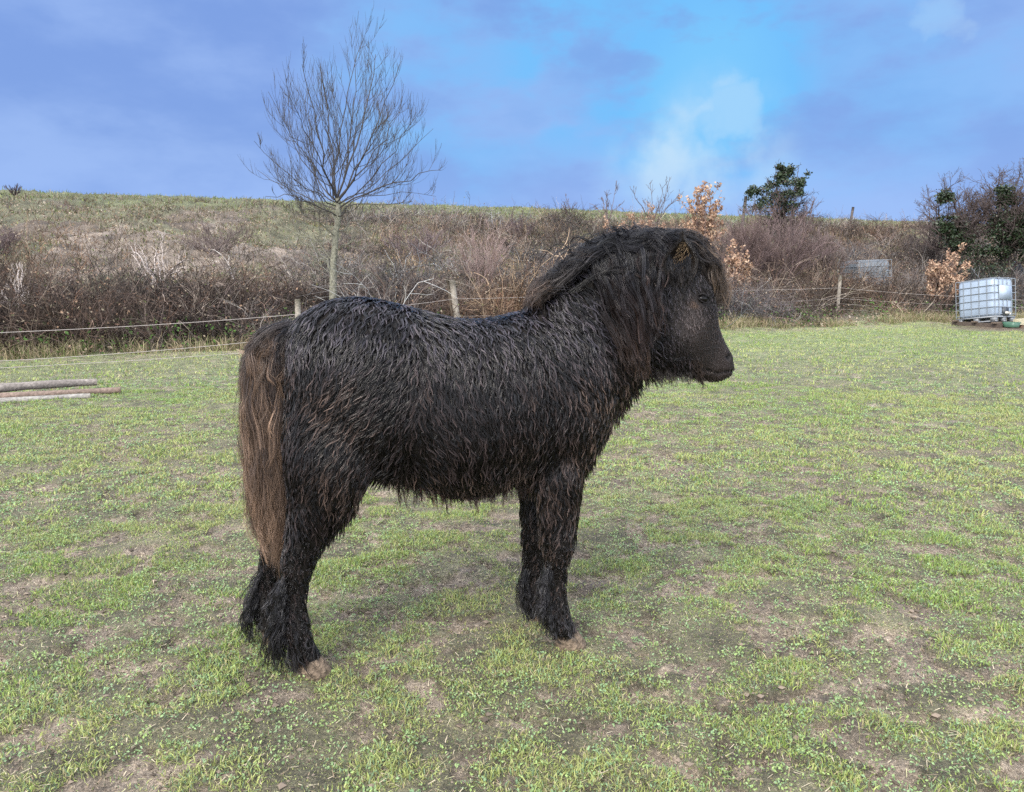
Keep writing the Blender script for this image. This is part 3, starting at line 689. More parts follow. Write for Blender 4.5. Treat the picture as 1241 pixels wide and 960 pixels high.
# ------------------------------------------------------------------ caged water tank
def caged_tank(name, label, c, ang, Lx, Wy, H, tilt, roll, nb=5, nv=6, plate=True, bottle=(.62, .68, .74), group=None):
    ro = root(name, c)
    from mathutils import Euler
    Mt = np.array(Euler((R(roll), R(tilt), R(ang))).to_matrix())
    c = np.array(c, float)
    def W(p): return c + np.asarray(p, float) @ Mt.T
    ex, ey, ez = Mt[:, 0], Mt[:, 1], Mt[:, 2]
    z0 = .13
    # plastic bottle: rounded box
    m = MB(); nseg = 8; prof = []
    rc = .12
    for (sx, sy, a0) in ((1, 1, 0), (-1, 1, 90), (-1, -1, 180), (1, -1, 270)):
        for k in range(nseg + 1):
            a = R(a0 + 90 * k / nseg); prof.append((sx * (Lx / 2 - .014 - rc) + rc * math.cos(a), sy * (Wy / 2 - .014 - rc) + rc * math.sin(a)))
    prof = np.array(prof); n = len(prof); rings = []
    for zz, sc in ((z0 + .01, .93), (z0 + .05, 1), (z0 + H * .33, 1.008), (z0 + H * .66, 1.008), (z0 + H - .08, 1), (z0 + H - .02, .94)):
        rings.append(W(np.column_stack([prof * sc, np.full(n, zz)])))
    V = np.concatenate(rings); k = np.arange(len(rings) - 1)[:, None] * n; j = np.arange(n)[None]; j2 = (j + 1) % n
    m.add(V, np.stack([k + j, k + j2, k + n + j2, k + n + j], -1).reshape(-1, 4), None, bottle)
    top = rings[-1]; cc = top.mean(0); m.add(np.concatenate([top, [cc]]), None, [(a, (a + 1) % n, n) for a in range(n)], bottle)
    bt = m.build('bottle', M_plastic, ro)
    m = MB(); s = np.linspace(0, 1, 3)[:, None]
    m.tubes(W([0, 0, z0 + H - .03]) * (1 - s) + W([0, 0, z0 + H + .03]) * s, .08, 16, (.1, .1, .1), cap=True); m.build('lid', M_plastic, bt)
    # cage: horizontal hoops + verticals
    m = MB(); gal = (.17, .19, .21)
    hoop = np.array([[-1, -1], [1, -1], [1, 1], [-1, 1]])
    for zz in np.linspace(z0 + .04, z0 + H, nb + 1):
        for a in range(4):
            p0 = hoop[a] * [Lx / 2, Wy / 2]; p1 = hoop[(a + 1) % 4] * [Lx / 2, Wy / 2]
            m.tubes(W([[*p0, zz], [*p1, zz]]), .009, 5, gal)
    for a in range(4):
        p0 = hoop[a] * [Lx / 2, Wy / 2]; p1 = hoop[(a + 1) % 4] * [Lx / 2, Wy / 2]
        for s in np.linspace(0, 1, nv)[:-1]:
            p = p0 * (1 - s) + p1 * s
            m.tubes(W([[*(p * 1.012), z0], [*(p * 1.012), z0 + H]]), .008, 5, gal)
    for sy in (-.18, .18): m.tubes(W([[-Lx / 2, sy, z0 + H + .012], [Lx / 2, sy, z0 + H + .012]]), .012, 5, gal)
    m.build('cage', M_metal, ro)
    # metal pallet deck with feet
    m = MB()
    m.box(W([0, 0, z0 - .02]), ex * Lx / 2, ey * Wy / 2, ez * .015, (.25, .27, .29))
    for sx in (-1, 0, 1):
        for sy in (-1, 0, 1):
            m.box(W([sx * (Lx / 2 - .07), sy * (Wy / 2 - .07), z0 / 2 - .02]), ex * .06, ey * .06, ez * .05, (.16, .17, .18))
    for sy in (-1, 0, 1): m.box(W([0, sy * (Wy / 2 - .06), .0]), ex * Lx / 2, ey * .05, ez * .012, (.2, .21, .22))
    m.build('pallet', M_metal, ro)
    # outlet valve low on the short side that faces the field
    m = MB()
    m.box(W([Lx / 2 - .0, 0, z0 + .1]), ex * .02, ey * .11, ez * .1, (.035, .04, .045))
    s = np.linspace(0, 1, 3)[:, None]
    m.tubes(W([Lx / 2 + .01, 0, z0 + .07]) * (1 - s) + W([Lx / 2 + .12, 0, z0 + .05]) * s, .035, 10, (.5, .48, .42), cap=True)
    m.build('valve', M_plastic, ro)
    if plate:
        m = MB(); m.box(W([Lx / 2 + .012, .0, z0 + H * .62]), ex * .004, ey * .24, ez * .17, (.3, .36, .44)); m.build('label_plate', M_plastic, ro)
    return ro, W
Yt = 18.3
cn = gpt(1209, 400); cn = dpt(1209, 400, Yt)           # nearest corner
aL = R(65); Lx, Wy = .98, .80
e1 = np.array([-math.cos(aL), math.sin(aL), 0]); e2 = np.array([math.sin(aL), math.cos(aL), 0])
cen = np.array([fx(1209, Yt), Yt, 0]) + e1 * Lx / 2 + e2 * Wy / 2
# local +x points along -e1 (towards the camera), local y along e2
angz = math.degrees(math.atan2(-e1[1], -e1[0]))
gz = G(cen[0], cen[1])
tk_, Wt = caged_tank('water_tank', 'white plastic water tank in a steel cage tilted at the field edge', (cen[0], cen[1], gz + .09), angz, Lx, Wy, .93, -8, -2, bottle=(.28, .34, .42))
tag(tk_, 'white plastic water tank in a steel cage tilted at the field edge')
tag(tk_, cat='water tank')
tk2, _ = caged_tank('water_tank', 'pale caged tank half hidden by twigs up on the bank', (fx(1046, 25), 25.0, G(fx(1046, 25), 25.0) - .18), -80, 1.05, 1.2, .95, 0, 3, bottle=(.13, .145, .16), plate=False)
tag(tk2, 'pale caged tank half hidden by twigs up on the bank')
tag(tk2, cat='water tank')
# timber under the tank, green trough and yellow block
m = MB()
for s in (-.36, .3):
    c = np.array([cen[0], cen[1], gz + .05]) + e2 * s
    m.box(c, -e1 * .62, e2 * .05, [0, 0, .055], (.08, .062, .05))
for s in (-.5, 0, .5):
    c = np.array([cen[0], cen[1], gz + .12]) + e1 * s
    m.box(c, e1 * .05, e2 * .5, [0, 0, .015], (.13, .1, .075))
tag(m.build('timber_skid', M_wood, smooth=False), 'dark muddy timber skid carrying the white caged tank', 'skid')
m = MB(); c = np.array([cen[0], cen[1], gz]) - e1 * (Lx / 2 + .22) - e2 * .12
ring = []
for zz, sx in ((.02, .8), (.14, 1.0), (.14, .9), (.05, .75)):
    a = np.linspace(0, 2 * np.pi, 25)[:-1]
    x_ = np.sign(np.cos(a)) * np.abs(np.cos(a)) ** .5 * .16 * sx; y_ = np.sign(np.sin(a)) * np.abs(np.sin(a)) ** .5 * .17 * sx
    ring.append(c + x_[:, None] * e2 + y_[:, None] * -e1 + np.array([0, 0, zz]))
n = 24; k = np.arange(3)[:, None] * n; j = np.arange(n)[None]; j2 = (j + 1) % n
m.add(np.concatenate(ring), np.stack([k + j, k + j2, k + n + j2, k + n + j], -1).reshape(-1, 4), None, (.045, .11, .07))
m.add(np.concatenate([ring[3], [ring[3].mean(0)]]), None, [(a, (a + 1) % n, n) for a in range(n)], (.5, .55, .5))
tag(m.build('trough', M_plastic), 'low green drinking trough in front of the white caged tank', 'trough')
m = MB(); c = np.array([cen[0], cen[1], gz + .13]) - e1 * (Lx / 2 + .12) + e2 * .42
m.box(c, e2 * .2, -e1 * .07, [0, 0, .07], (.42, .38, .26)); m.box(c - np.array([0, 0, .1]), e2 * .05, e1 * .05, [0, 0, .05], (.16, .1, .07))
tag(m.build('wooden_block', M_wood, smooth=False), 'pale wooden block on a brown stub right of the green trough', 'block')
# grey tarpaulin heap by the trees
YT2 = min(np.arange(22, 34, .1), key=lambda Yq: abs(proj(np.array([fx(1228, Yq), Yq, G(fx(1228, Yq), Yq)]))[1] - 342)); print('tarp depth', YT2)
cT = dpt(1228, 338, YT2); cT[2] = G(cT[0], cT[1])
a = np.linspace(0, 2 * np.pi, 41)[:-1]; ring = []
hT = dpt(1228, 317, YT2)[2] - cT[2]
for s, z in ((1.0, -.1), (1.05, .2), (.8, .6), (.42, .9), (.15, 1.0)):
    nz = 1 + .25 * (vn(np.cos(a) * 2 + 9, np.sin(a) * 2 + z * 3, 500) - .5)
    ring.append(cT + np.stack([np.cos(a) * .42 * s * nz, np.sin(a) * .4 * s * nz, np.full(40, z * hT)], 1))
m = MB(); n = 40; k = np.arange(4)[:, None] * n; j = np.arange(n)[None]; j2 = (j + 1) % n
m.add(np.concatenate(ring), np.stack([k + j, k + j2, k + n + j2, k + n + j], -1).reshape(-1, 4), None, (.06, .067, .08))
m.add(np.concatenate([ring[4], [ring[4].mean(0) + [0, 0, .02]]]), None, [(q1, (q1 + 1) % n, n) for q1 in range(n)], (.08, .088, .1))
tag(m.build('tarpaulin_heap', M_tarp), 'dark grey tarpaulin heap behind the right of the white tank', 'tarpaulin')

# ------------------------------------------------------------------ logs on the left
def log(u0, v0, u1, v1, rad, col, lab, lift=0, bend=.03, taper=.75):
    a = gpt(u0, v0); b_ = gpt(u1, v1); K = 16; s = np.linspace(0, 1, K)[:, None]
    P = a * (1 - s) + b_ * s; P[:, 2] = height(P[:, 0], P[:, 1]).mean() + rad * .7 + lift
    P[:, 2] += np.sin(s[:, 0] * 3) * bend; P[:, 1] += (vn(s[:, 0] * 4, s[:, 0] * 0, 520) - .5) * .05
    m = MB(); m.tubes(P, (rad * np.linspace(1, taper, K) * (1 + .15 * (vn(s[:, 0] * 9, s[:, 0] * 0 + u0, 530) - .5)))[None], 12, np.broadcast_to(np.array(col), (1, K, 3)) * (.75 + .5 * vn(s[:, 0] * 12, s[:, 0], 540))[None, :, None], cap=True)
    tag(m.build('log', M_wood), lab, 'log')
log(-90, 492, 118, 474, .05, (.2, .175, .155), 'grey weathered pole at the back of the pile, longest', .06, .02)
log(-60, 489, 147, 477, .045, (.17, .125, .1), 'reddish-brown pole whose end sticks out farthest right', .0, .0)
log(-80, 494, 110, 482, .04, (.24, .225, .2), 'pale grey pole nearest the camera, lying in the grass', -.01, .0)

# ------------------------------------------------------------------ PONY
NEAR = -.105; FAR = .115
fh = gpt(366, 818); ff = gpt(688, 782)
Avec = unit((ff - fh) * np.array([1, 1, 0])); Nvec = np.array([-Avec[1], Avec[0], 0])
M0 = fh - NEAR * Nvec
def mp(u, v, t=0.0):
    d = raydir(u, v); o = M0 + t * Nvec
    return CAM + d * (np.dot(o - CAM, Nvec) / np.dot(d, Nvec))
print('pony: hind', fh, 'fore', ff, 'croup z', mp(430, 357)[2], 'head', mp(850, 361))
pony = root('pony', (float((fh + ff)[0] / 2), float((fh + ff)[1] / 2 + .1), 0))
NS = 28
bm_v = []; bm_q = []; bm_t = []; bn = 0
def loft(rings):
    global bn
    rings = np.array(rings); K, n, _ = rings.shape
    v = np.concatenate([rings.reshape(-1, 3), [rings[0].mean(0)], [rings[-1].mean(0)]])
    k = np.arange(K - 1)[:, None] * n; j = np.arange(n)[None]; j2 = (j + 1) % n
    bm_q.append(np.stack([k + j, k + j2, k + n + j2, k + n + j], -1).reshape(-1, 4) + bn)
    a = np.arange(n); a2 = (a + 1) % n
    bm_t.append(np.stack([a2, a, np.full(n, K * n)], -1) + bn)
    bm_t.append(np.stack([a + (K - 1) * n, a2 + (K - 1) * n, np.full(n, K * n + 1)], -1) + bn)
    bm_v.append(v); bn += len(v)
def cub(P, n):
    """catmull-rom resample rows of P"""
    P = np.asarray(P, float); K = len(P); s = np.linspace(0, K - 1, n); i = np.clip(np.floor(s).astype(int), 0, K - 2); f = (s - i)[:, None]
    g_ = lambda k: P[np.clip(k, 0, K - 1)]
    p0, p1, p2, p3 = g_(i - 1), g_(i), g_(i + 1), g_(i + 2)
    return .5 * ((2 * p1) + (-p0 + p2) * f + (2 * p0 - 5 * p1 + 4 * p2 - p3) * f ** 2 + (-p0 + 3 * p1 - 3 * p2 + p3) * f ** 3)
ang = np.arange(NS) * 2 * np.pi / NS
def ring_tb(T, B, w, ex=.85, tl=0):
    c = (T + B) / 2; h = (T - B) / 2
    ca = np.sign(np.cos(ang)) * np.abs(np.cos(ang)) ** ex; sa = np.sign(np.sin(ang)) * np.abs(np.sin(ang)) ** ex
    return c + ca[:, None] * h + sa[:, None] * (Nvec * w) + tl * Nvec
# trunk stations: u, top v, bottom v, half width
TR = [(346, 415, 500, .05), (352, 400, 530, .10), (366, 384, 548, .145), (395, 368, 560, .19), (430, 362, 568, .215), (470, 367, 566, .22), (510, 378, 582, .225), (550, 388, 590, .235),
      (590, 389, 585, .235), (630, 381, 573, .215), (660, 380, 575, .195), (695, 385, 574, .175), (718, 402, 538, .14), (735, 426, 505, .085), (742, 442, 484, .04)]
TR = cub(TR, 40)
loft([ring_tb(mp(a, b_), mp(a, c), d) for a, b_, c, d in TR])
# neck + head: (front/top u,v), (under u,v), half width
NK = [(632, 392, 718, 545, .155), (640, 372, 738, 514, .14), (655, 345, 755, 488, .12), (685, 318, 773, 464, .10), (725, 300, 786, 452, .088), (765, 292, 790, 446, .08)]
NK = cub(NK, 18)
loft([ring_tb(mp(a, b_), mp(c, d), w, .95) for a, b_, c, d, w in NK])
HD = [(778, 292, 762, 400, .07), (806, 289, 772, 425, .078), (834, 300, 786, 441, .083), (853, 322, 799, 447, .084), (862, 348, 812, 448, .078), (865, 372, 824, 447, .064), (869, 394, 834, 449, .052),
      (876, 412, 843, 455, .046), (883, 426, 851, 460, .045), (887, 436, 860, 462, .042), (888, 446, 868, 462, .033), (886, 453, 874, 460, .018)]
HD = cub(HD, 34)
loft([ring_tb(mp(a, b_), mp(c, d), w, .9) for a, b_, c, d, w in HD])
def leg(rows, t0):
    """rows: u, v, half width px, lateral half width factor, lateral offset"""
    rows = cub(rows, 26); rg = []
    for u, v, hw, lf_, dt in rows:
        c = mp(u, v, t0 + dt); dep = (c - CAM)[1] * cp - (c - CAM)[2] * sp
        h = hw / F * dep
        rg.append(c + np.cos(ang)[:, None] * Avec * h + np.sin(ang)[:, None] * Nvec * h * lf_)
    loft(rg[::-1])
    return rg
HN = [(405, 470, 52, .8, .04), (404, 520, 58, .75, .02), (402, 560, 54, .72, .0), (396, 596, 44, .75, 0), (384, 630, 33, .8, 0), (370, 660, 24, .85, 0), (361, 684, 19.5, .9, 0), (358, 708, 14.5, .9, 0), (357, 738, 13, .9, 0),
      (359, 762, 16, .95, 0), (364, 782, 15, .95, 0), (374, 800, 15, 1, 0)]
HF = [(398, 480, 48, .8, -.04), (392, 530, 50, .75, -.02), (380, 575, 42, .75, 0), (362, 612, 31, .8, 0), (346, 640, 23, .85, 0), (335, 664, 18, .9, 0), (330, 690, 15, .9, 0), (325, 715, 14, .9, 0), (322, 734, 15, .95, 0), (325, 748, 14, .95, 0), (332, 760, 14, 1, 0)]
FN = [(678, 490, 42, .6, .035), (675, 540, 37, .65, .02), (676, 575, 31, .75, .0), (677, 610, 26, .8, 0), (676, 640, 21, .9, 0), (676, 660, 19.5, .95, 0), (675, 688, 13, .9, 0), (673, 716, 12, .9, 0), (673, 738, 15, .95, 0), (678, 754, 14, .95, 0), (686, 768, 14, 1, 0)]
FF = [(668, 500, 40, .6, -.035), (662, 545, 34, .65, -.02), (656, 580, 27, .75, 0), (653, 610, 22, .8, 0), (651, 636, 18, .9, 0), (649, 655, 17, .95, 0), (647, 680, 13, .9, 0), (645, 704, 12.5, .9, 0), (645, 720, 14, .95, 0), (650, 732, 13, .95, 0), (657, 742, 13, 1, 0)]
legs = {}
for nm, rows, t in (('hn', HN, NEAR), ('hf', HF, FAR), ('fn', FN, NEAR), ('ff', FF, FAR)): legs[nm] = leg(rows, t)
# jaw muscle swelling on both cheeks
def blob(c, rx, ry, rz):
    a = np.linspace(.02, np.pi - .02, 10)
    loft([c + Avec * rx * math.sin(x) * np.cos(ang)[:, None] + Nvec * ry * math.sin(x) * np.sin(ang)[:, None] + np.array([0, 0, rz * math.cos(x)]) for x in a[::-1]])
for sg in (-1, 1):
    mir = lambda u, v, t: mp(u, v, -t) + (2 * t * Nvec if sg > 0 else 0 * Nvec)
    blob(mir(820, 402, .04), .075, .045, .085)
    blob(mir(850, 353, .052), .034, .022, .018)     # brow
    blob(mir(838, 378, .045), .05, .022, .02)       # cheek ridge
    blob(mir(880, 434, .024), .026, .022, .028)      # nostril wing
blob(mp(862, 455, 0), .03, .03, .02)                               # chin
blob(mp(682, 500, 0) + Nvec * -.07, .10, .09, .15); blob(mp(682, 500, 0) + Nvec * .07, .10, .09, .15)   # shoulders
raw = mesh_np('pony_raw', np.concatenate(bm_v), [np.concatenate(bm_q), np.concatenate(bm_t)], None)
md = raw.modifiers.new('r', 'REMESH'); md.mode = 'VOXEL'; md.voxel_size = .0075; md.adaptivity = 0
sm = raw.modifiers.new('s', 'SMOOTH'); sm.factor = .5; sm.iterations = 7
dg = bpy.context.evaluated_depsgraph_get()
me = bpy.data.meshes.new_from_object(raw.evaluated_get(dg)); bpy.data.objects.remove(raw)
nv = len(me.vertices); co = np.empty(nv * 3, np.float32); me.vertices.foreach_get('co', co); co = co.reshape(-1, 3).astype(float)
ne = len(me.edges); ed = np.empty(ne * 2, np.int32); me.edges.foreach_get('vertices', ed); ed = ed.reshape(-1, 2)
def mpix0(P):
    t = ((P - M0) @ Nvec)[..., None]; return proj(P - t * Nvec)
u0, v0_ = mpix0(co)
wsm = np.maximum(sst(610, 640, u0) * sst(760, 735, u0) * sst(440, 480, v0_) * sst(650, 620, v0_), sst(505, 470, u0) * sst(430, 480, v0_) * sst(650, 620, v0_))
wsm = np.maximum(wsm, .8 * sst(630, 650, u0) * sst(800, 780, u0) * sst(480, 440, v0_))[:, None] * .6
deg = np.bincount(ed.ravel(), minlength=nv)[:, None]
for _ in range(45):
    acc = np.stack([np.bincount(ed[:, 0], co[ed[:, 1], k], nv) + np.bincount(ed[:, 1], co[ed[:, 0], k], nv) for k in range(3)], 1) / np.maximum(deg, 1)
    co += (acc - co) * wsm
me.vertices.foreach_set('co', co.astype(np.float32).ravel()); me.update()
no = np.empty(nv * 3, np.float32); me.vertices.foreach_get('normal', no); no = no.reshape(-1, 3).astype(float)
def local(P):
    d = P - M0
    return d @ Avec, d @ Nvec, P[..., 2]
PS, PT, PZ = local(co)
# midplane pixel of each vertex: silhouette coordinates used for laying out coat and colours
def mpix(P):
    d = P - M0; t = (d @ Nvec)[..., None]
    return proj(P - t * Nvec - np.abs(t) * Nvec)
mu, mv = mpix(co)
# nostrils, mouth and eye sockets pressed into the surface
for sg in (-1, 1):
    for (u, v, rad, dep_, t_) in ((884, 432, .0105, .02, .04), (851, 361, .017, .005, .07)):
        c = mp(u, v, -t_) + (2 * t_ * Nvec if sg > 0 else 0)
        lt = co - M0; s_ = (co - c)
        tl = s_ @ Nvec; dl = s_ - tl[:, None] * Nvec
        dd = np.linalg.norm(dl, axis=1); side = (PT * sg) > .008
        w = np.exp(-(dd / rad) ** 2) * side; co -= no * (w * dep_)[:, None]
mline = [(892, 450), (880, 451), (869, 453), (858, 449)]
def segd(u, v, pl):
    best = np.full(u.shape, 1e9)
    for (a, b_), (c, d) in zip(pl[:-1], pl[1:]):
        L = (c - a) ** 2 + (d - b_) ** 2; t = np.clip(((u - a) * (c - a) + (v - b_) * (d - b_)) / L, 0, 1)
        best = np.minimum(best, np.hypot(u - a - t * (c - a), v - b_ - t * (d - b_)))
    return best
md_ = segd(mu, mv, mline); w = np.exp(-(md_ / 1.5) ** 2) * (mv > 440) * (mu > 850); co -= no * (w * .008)[:, None]
me.vertices.foreach_set('co', co.astype(np.float32).ravel()); me.update()
cb = np.tile(np.array([.010, .008, .007]), (nv, 1))
head = sst(835, 862, mu + (mv - 400) * .35) * (mu > 800) * (mv < 470)
muz = sst(862, 876, mu + (mv - 430) * .3) * (mv > 395) * (mu > 840)
cb = cb * (1 - muz[:, None]) + np.array([.02, .0145, .0125]) * muz[:, None]
ck = np.exp(-(((mu - 840) / 17) ** 2 + ((mv - 392) / 26) ** 2))[:, None] * .95; cb = cb * (1 - ck) + np.array([.04, .032, .03]) * ck
nst = np.exp(-(((mu - 884.5) / 3.6) ** 2 + ((mv - 432) / 5.5) ** 2)) * 1.0; nst = np.clip(np.maximum(nst * 1.3, w), 0, 1)[:, None]
cb = cb * (1 - nst) + np.array([.002, .002, .002]) * nst
a = me.attributes.new('Col', 'FLOAT_COLOR', 'POINT'); a.data.foreach_set('color', np.concatenate([cb, np.ones((nv, 1))], 1).astype(np.float32).ravel())
me.polygons.foreach_set('use_smooth', np.ones(len(me.polygons), bool))
me.name = 'body'; me.materials.clear(); me.materials.append(M_skin)
body = bpy.data.objects.new('body', me); COL.objects.link(body); adopt(body, pony)
me.calc_loop_triangles()
nt_ = len(me.loop_triangles); tri = np.empty(nt_ * 3, np.int32); me.loop_triangles.foreach_get('vertices', tri); tri = tri.reshape(-1, 3)
bvh = BVHTree.FromPolygons([tuple(x) for x in co], [tuple(int(q1) for q1 in x) for x in tri])
no = np.empty(nv * 3, np.float32); me.vertices.foreach_get('normal', no); no = no.reshape(-1, 3).astype(float)

# ---- hair curves
def curves(name, P, rad, col, mat, parent):
    """P (N,K,3), rad (N,K), col (N,K,3)"""
    N, K, _ = P.shape
    hc = bpy.data.hair_curves.new(name); hc.add_curves([K] * N)
    hc.attributes['position'].data.foreach_set('vector', np.ascontiguousarray(P, np.float32).ravel())
    ra = hc.attributes.get('radius') or hc.attributes.new('radius', 'FLOAT', 'POINT')
    ra.data.foreach_set('value', np.ascontiguousarray(np.broadcast_to(rad, (N, K)), np.float32).ravel())
    ca = hc.attributes.new('Col', 'FLOAT_COLOR', 'POINT')
    c4 = np.ones((N, K, 4), np.float32); c4[..., :3] = col; ca.data.foreach_set('color', c4.ravel())
    hc.materials.append(mat)
    o = bpy.data.objects.new(name, hc); COL.objects.link(o); adopt(o, parent)
    return o
area = .5 * np.linalg.norm(np.cross(co[tri[:, 1]] - co[tri[:, 0]], co[tri[:, 2]] - co[tri[:, 0]]), axis=1)
tc = co[tri].mean(1)
cu, cv_ = mpix(tc); tn = unit(no[tri].mean(1))
def regions(u, v):
    hd = (u > 782 + (v - 300) * .0) & (v < 470) & (u + (v - 300) * -.12 > 782) ; hd = hd & ~((v > 440) & (u < 790))
    lg = v > 600 - 0 * u; lg = lg & ~((u > 460) & (u < 640) & (v < 612))
    return hd, lg
def flow(u, v):
    du = np.interp(u, [340, 400, 470, 492, 512, 550, 620, 700, 760], [-.35, -.5, -.6, -.5, .45, .25, .12, .12, .25])
    du = du + .25 * np.sin(v * .03 + u * .02)
    # thigh sweeps back
    du = np.where((v > 520) & (u < 470), -.35, du)
    nk = sst(640, 690, u) * sst(490, 430, v); du = du * (1 - nk) + .75 * nk
    hd, lg = regions(u, v)
    du = np.where(lg, -.12, du); du = np.where(hd, .42, du)
    return du
hd, lg = regions(cu, cv_)
camd = unit(CAM - tc); facing = (camd * tn).sum(1)
dens = np.where(hd, 2.6, 1.0) * np.where((cv_ > 560) & (cu > 470) & (cu < 640), 1.7, 1.0) * np.where(facing > -.25, 1.0, .3)
muzz = (cu > 838) & (cv_ > 405)
NL = 18500
p = area * dens; p /= p.sum()
ti = rng.choice(nt_, NL, p=p)
bc = rng.dirichlet((1, 1, 1), NL)
rt = (co[tri[ti]] * bc[..., None]).sum(1)
_u, _v = mpix(rt); keep = ~((np.hypot(_u - 851, (_v - 361) * 1.3) < 11) | (np.hypot(_u - 884, _v - 433) < 5) | (np.hypot(_u - 889, _v - 440) < 6))
ti, bc, rt = ti[keep], bc[keep], rt[keep]; NL = len(rt); rn = unit((no[tri[ti]] * bc[..., None]).sum(1))
u, v = mpix(rt); hd, lg = regions(u, v)
snz = fbm(u * .02, v * .02, 610, 3)
length = .066 * rng.uniform(.7, 1.25, NL)
length = np.where(v < 400, length * .85, length)
length = np.where(lg & (v > 640), .021 * rng.uniform(.7, 1.3, NL), length)
front = (u > 700) & (v > 450) & (v < 600); length = np.where(front, length * .7, length)
length = np.where(hd, np.where(u > 812, .0135, .022) * rng.uniform(.7, 1.2, NL), length)
mz = (u > 838) & (v > 405 - (u - 838)); length = np.where(mz & hd, .0055, length)
bel = (v > 570) & (u > 470) & (u < 640); length = np.where(bel, .04 * rng.uniform(.7, 1.2, NL), length)
jaw = hd & (v > 432) & (u < 850); length = np.where(jaw, .035 * rng.uniform(.6, 1.3, NL), length)
du = flow(u, v) + rng.normal(0, .16, NL) + (snz - .5) * .8
tl = (rt - M0) @ Nvec
D = Avec * du[:, None] + np.array([0, 0, -1.]) + Nvec * (np.sign(tl) * .55 * (rn[:, 2] > .2))[:, None]
D = np.where((rn[:, 2] < -.5)[:, None], D * np.array([1, 1, .8]) , D)
K = 7
pos = rt.copy(); out = [pos - rn * .002]; d = D; nn = rn
wave_ph = rng.uniform(0, 6.28, NL); wave_k = rng.uniform(5, 9, NL)
for k in range(1, K):
    s = k / (K - 1)
    dt = unit(d - (d * nn).sum(1, keepdims=True) * nn * np.where(rn[:, 2:3] < -.35, .35, 1.0))
    side = np.cross(dt, nn)
    pos = pos + dt * (length / (K - 1))[:, None] + side * (np.cos(wave_ph + wave_k * s) * length * .07)[:, None]
    newp = np.empty_like(pos); newn = np.empty_like(pos)
    for q1 in range(NL):
        h, n_, _, dist = bvh.find_nearest(pos[q1])
        newp[q1] = h; newn[q1] = n_
    over = ((pos - newp) * newn).sum(1)
    lift = np.minimum(.0035 + .009 * s, length * np.where(hd & (u > 812), .12, .2)) 
    free = (rn[:, 2] < -.35) | ((over > .0) & (newn[:, 2] < -.2))
    tgt = newp + newn * lift[:, None]
    keep = free & (over > lift)
    pos = np.where(keep[:, None], pos, tgt); nn = np.where(keep[:, None], nn, newn)
    out.append(pos.copy())
G_ = np.stack(out, 1)                       # guides (NL,K,3)
ch_ = 7
child = np.repeat(G_, ch_, 0); Nn = len(child)
rnn = np.repeat(rn, ch_, 0); LL = np.repeat(length, ch_)
off = rng.normal(size=(Nn, 3)); off = off - (off * rnn).sum(1, keepdims=True) * rnn
sk = np.linspace(0, 1, K)
cw = np.repeat(rng.uniform(.8, .98, NL), ch_)          # how tightly each wet lock closes
spr = np.where(np.repeat(hd, ch_), .003, .0042)
child = child + off[:, None] * (spr[:, None] * (1 - cw[:, None] * sk[None] ** .45))[..., None] + rnn[:, None] * (rng.uniform(-.001, .002, Nn)[:, None] * sk)[..., None]
ru = np.repeat(u, ch_); rv = np.repeat(v, ch_)
cbase = np.array([.017, .0125, .012]); cbr = np.array([.05, .034, .026]); cgr = np.array([.05, .045, .045])
lockr = np.repeat(rng.uniform(0, 1, NL), ch_)
wbr = np.clip((fbm(ru * .012, rv * .012, 620, 3) - .45) * 2.0, 0, .5) * sst(400, 470, rv) + .55 * ((ru > 480) & (ru < 640) & (rv > 565)) + .35 * sst(690, 730, ru) * sst(430, 480, rv)
wbr = np.clip(wbr * (.4 + .9 * lockr), 0, 1)[:, None]
c = cbase * (1 - wbr) + cbr * wbr
c = c * rng.uniform(.8, 1.25, (Nn, 1)) * (.09 + 2.3 * lockr[:, None] ** 4)  # few bright locks, wet highlights put into the hair colour
c = c + np.array([.016, .017, .024]) * (lockr[:, None] > .7) * sst(470, 390, rv)[:, None]  # blue-grey sky sheen painted into some locks along the top
hdr = np.repeat(hd, ch_)
fc = (np.exp(-(((ru - 840) / 17) ** 2 + ((rv - 392) / 26) ** 2)) * .95)[:, None]; c = c * (1 - fc) + np.array([.078, .063, .06]) * (.4 + 1.5 * lockr[:, None] ** 1.5) * rng.uniform(.7, 1.3, (Nn, 1)) * fc  # grey cheek highlight painted into the hair colour
ey = np.exp(-(((ru - 841) / 6) ** 2 + ((rv - 367) / 5) ** 2))[:, None] * .9; c = c * (1 - ey) + np.array([.10, .062, .04]) * ey
mzr = (np.repeat(mz, ch_) * .8)[:, None]; c = c * (1 - mzr) + np.array([.032, .023, .019]) * mzr
cc = c[:, None] * np.linspace(.3, 1.9, K)[None, :, None]  # roots darkened, tips lightened in colour: painted shade between locks
core = (np.arange(Nn) % ch_) == 0                        # each lock has one thick wet core strand
rad = (np.where(hdr, .00032, .00045) * rng.uniform(.8, 1.3, Nn) * np.where(core & ~hdr, 3.0, 1.0))[:, None] * (1 - .8 * sk ** 2)[None]
curves('coat', child, rad, cc, M_hair, pony)

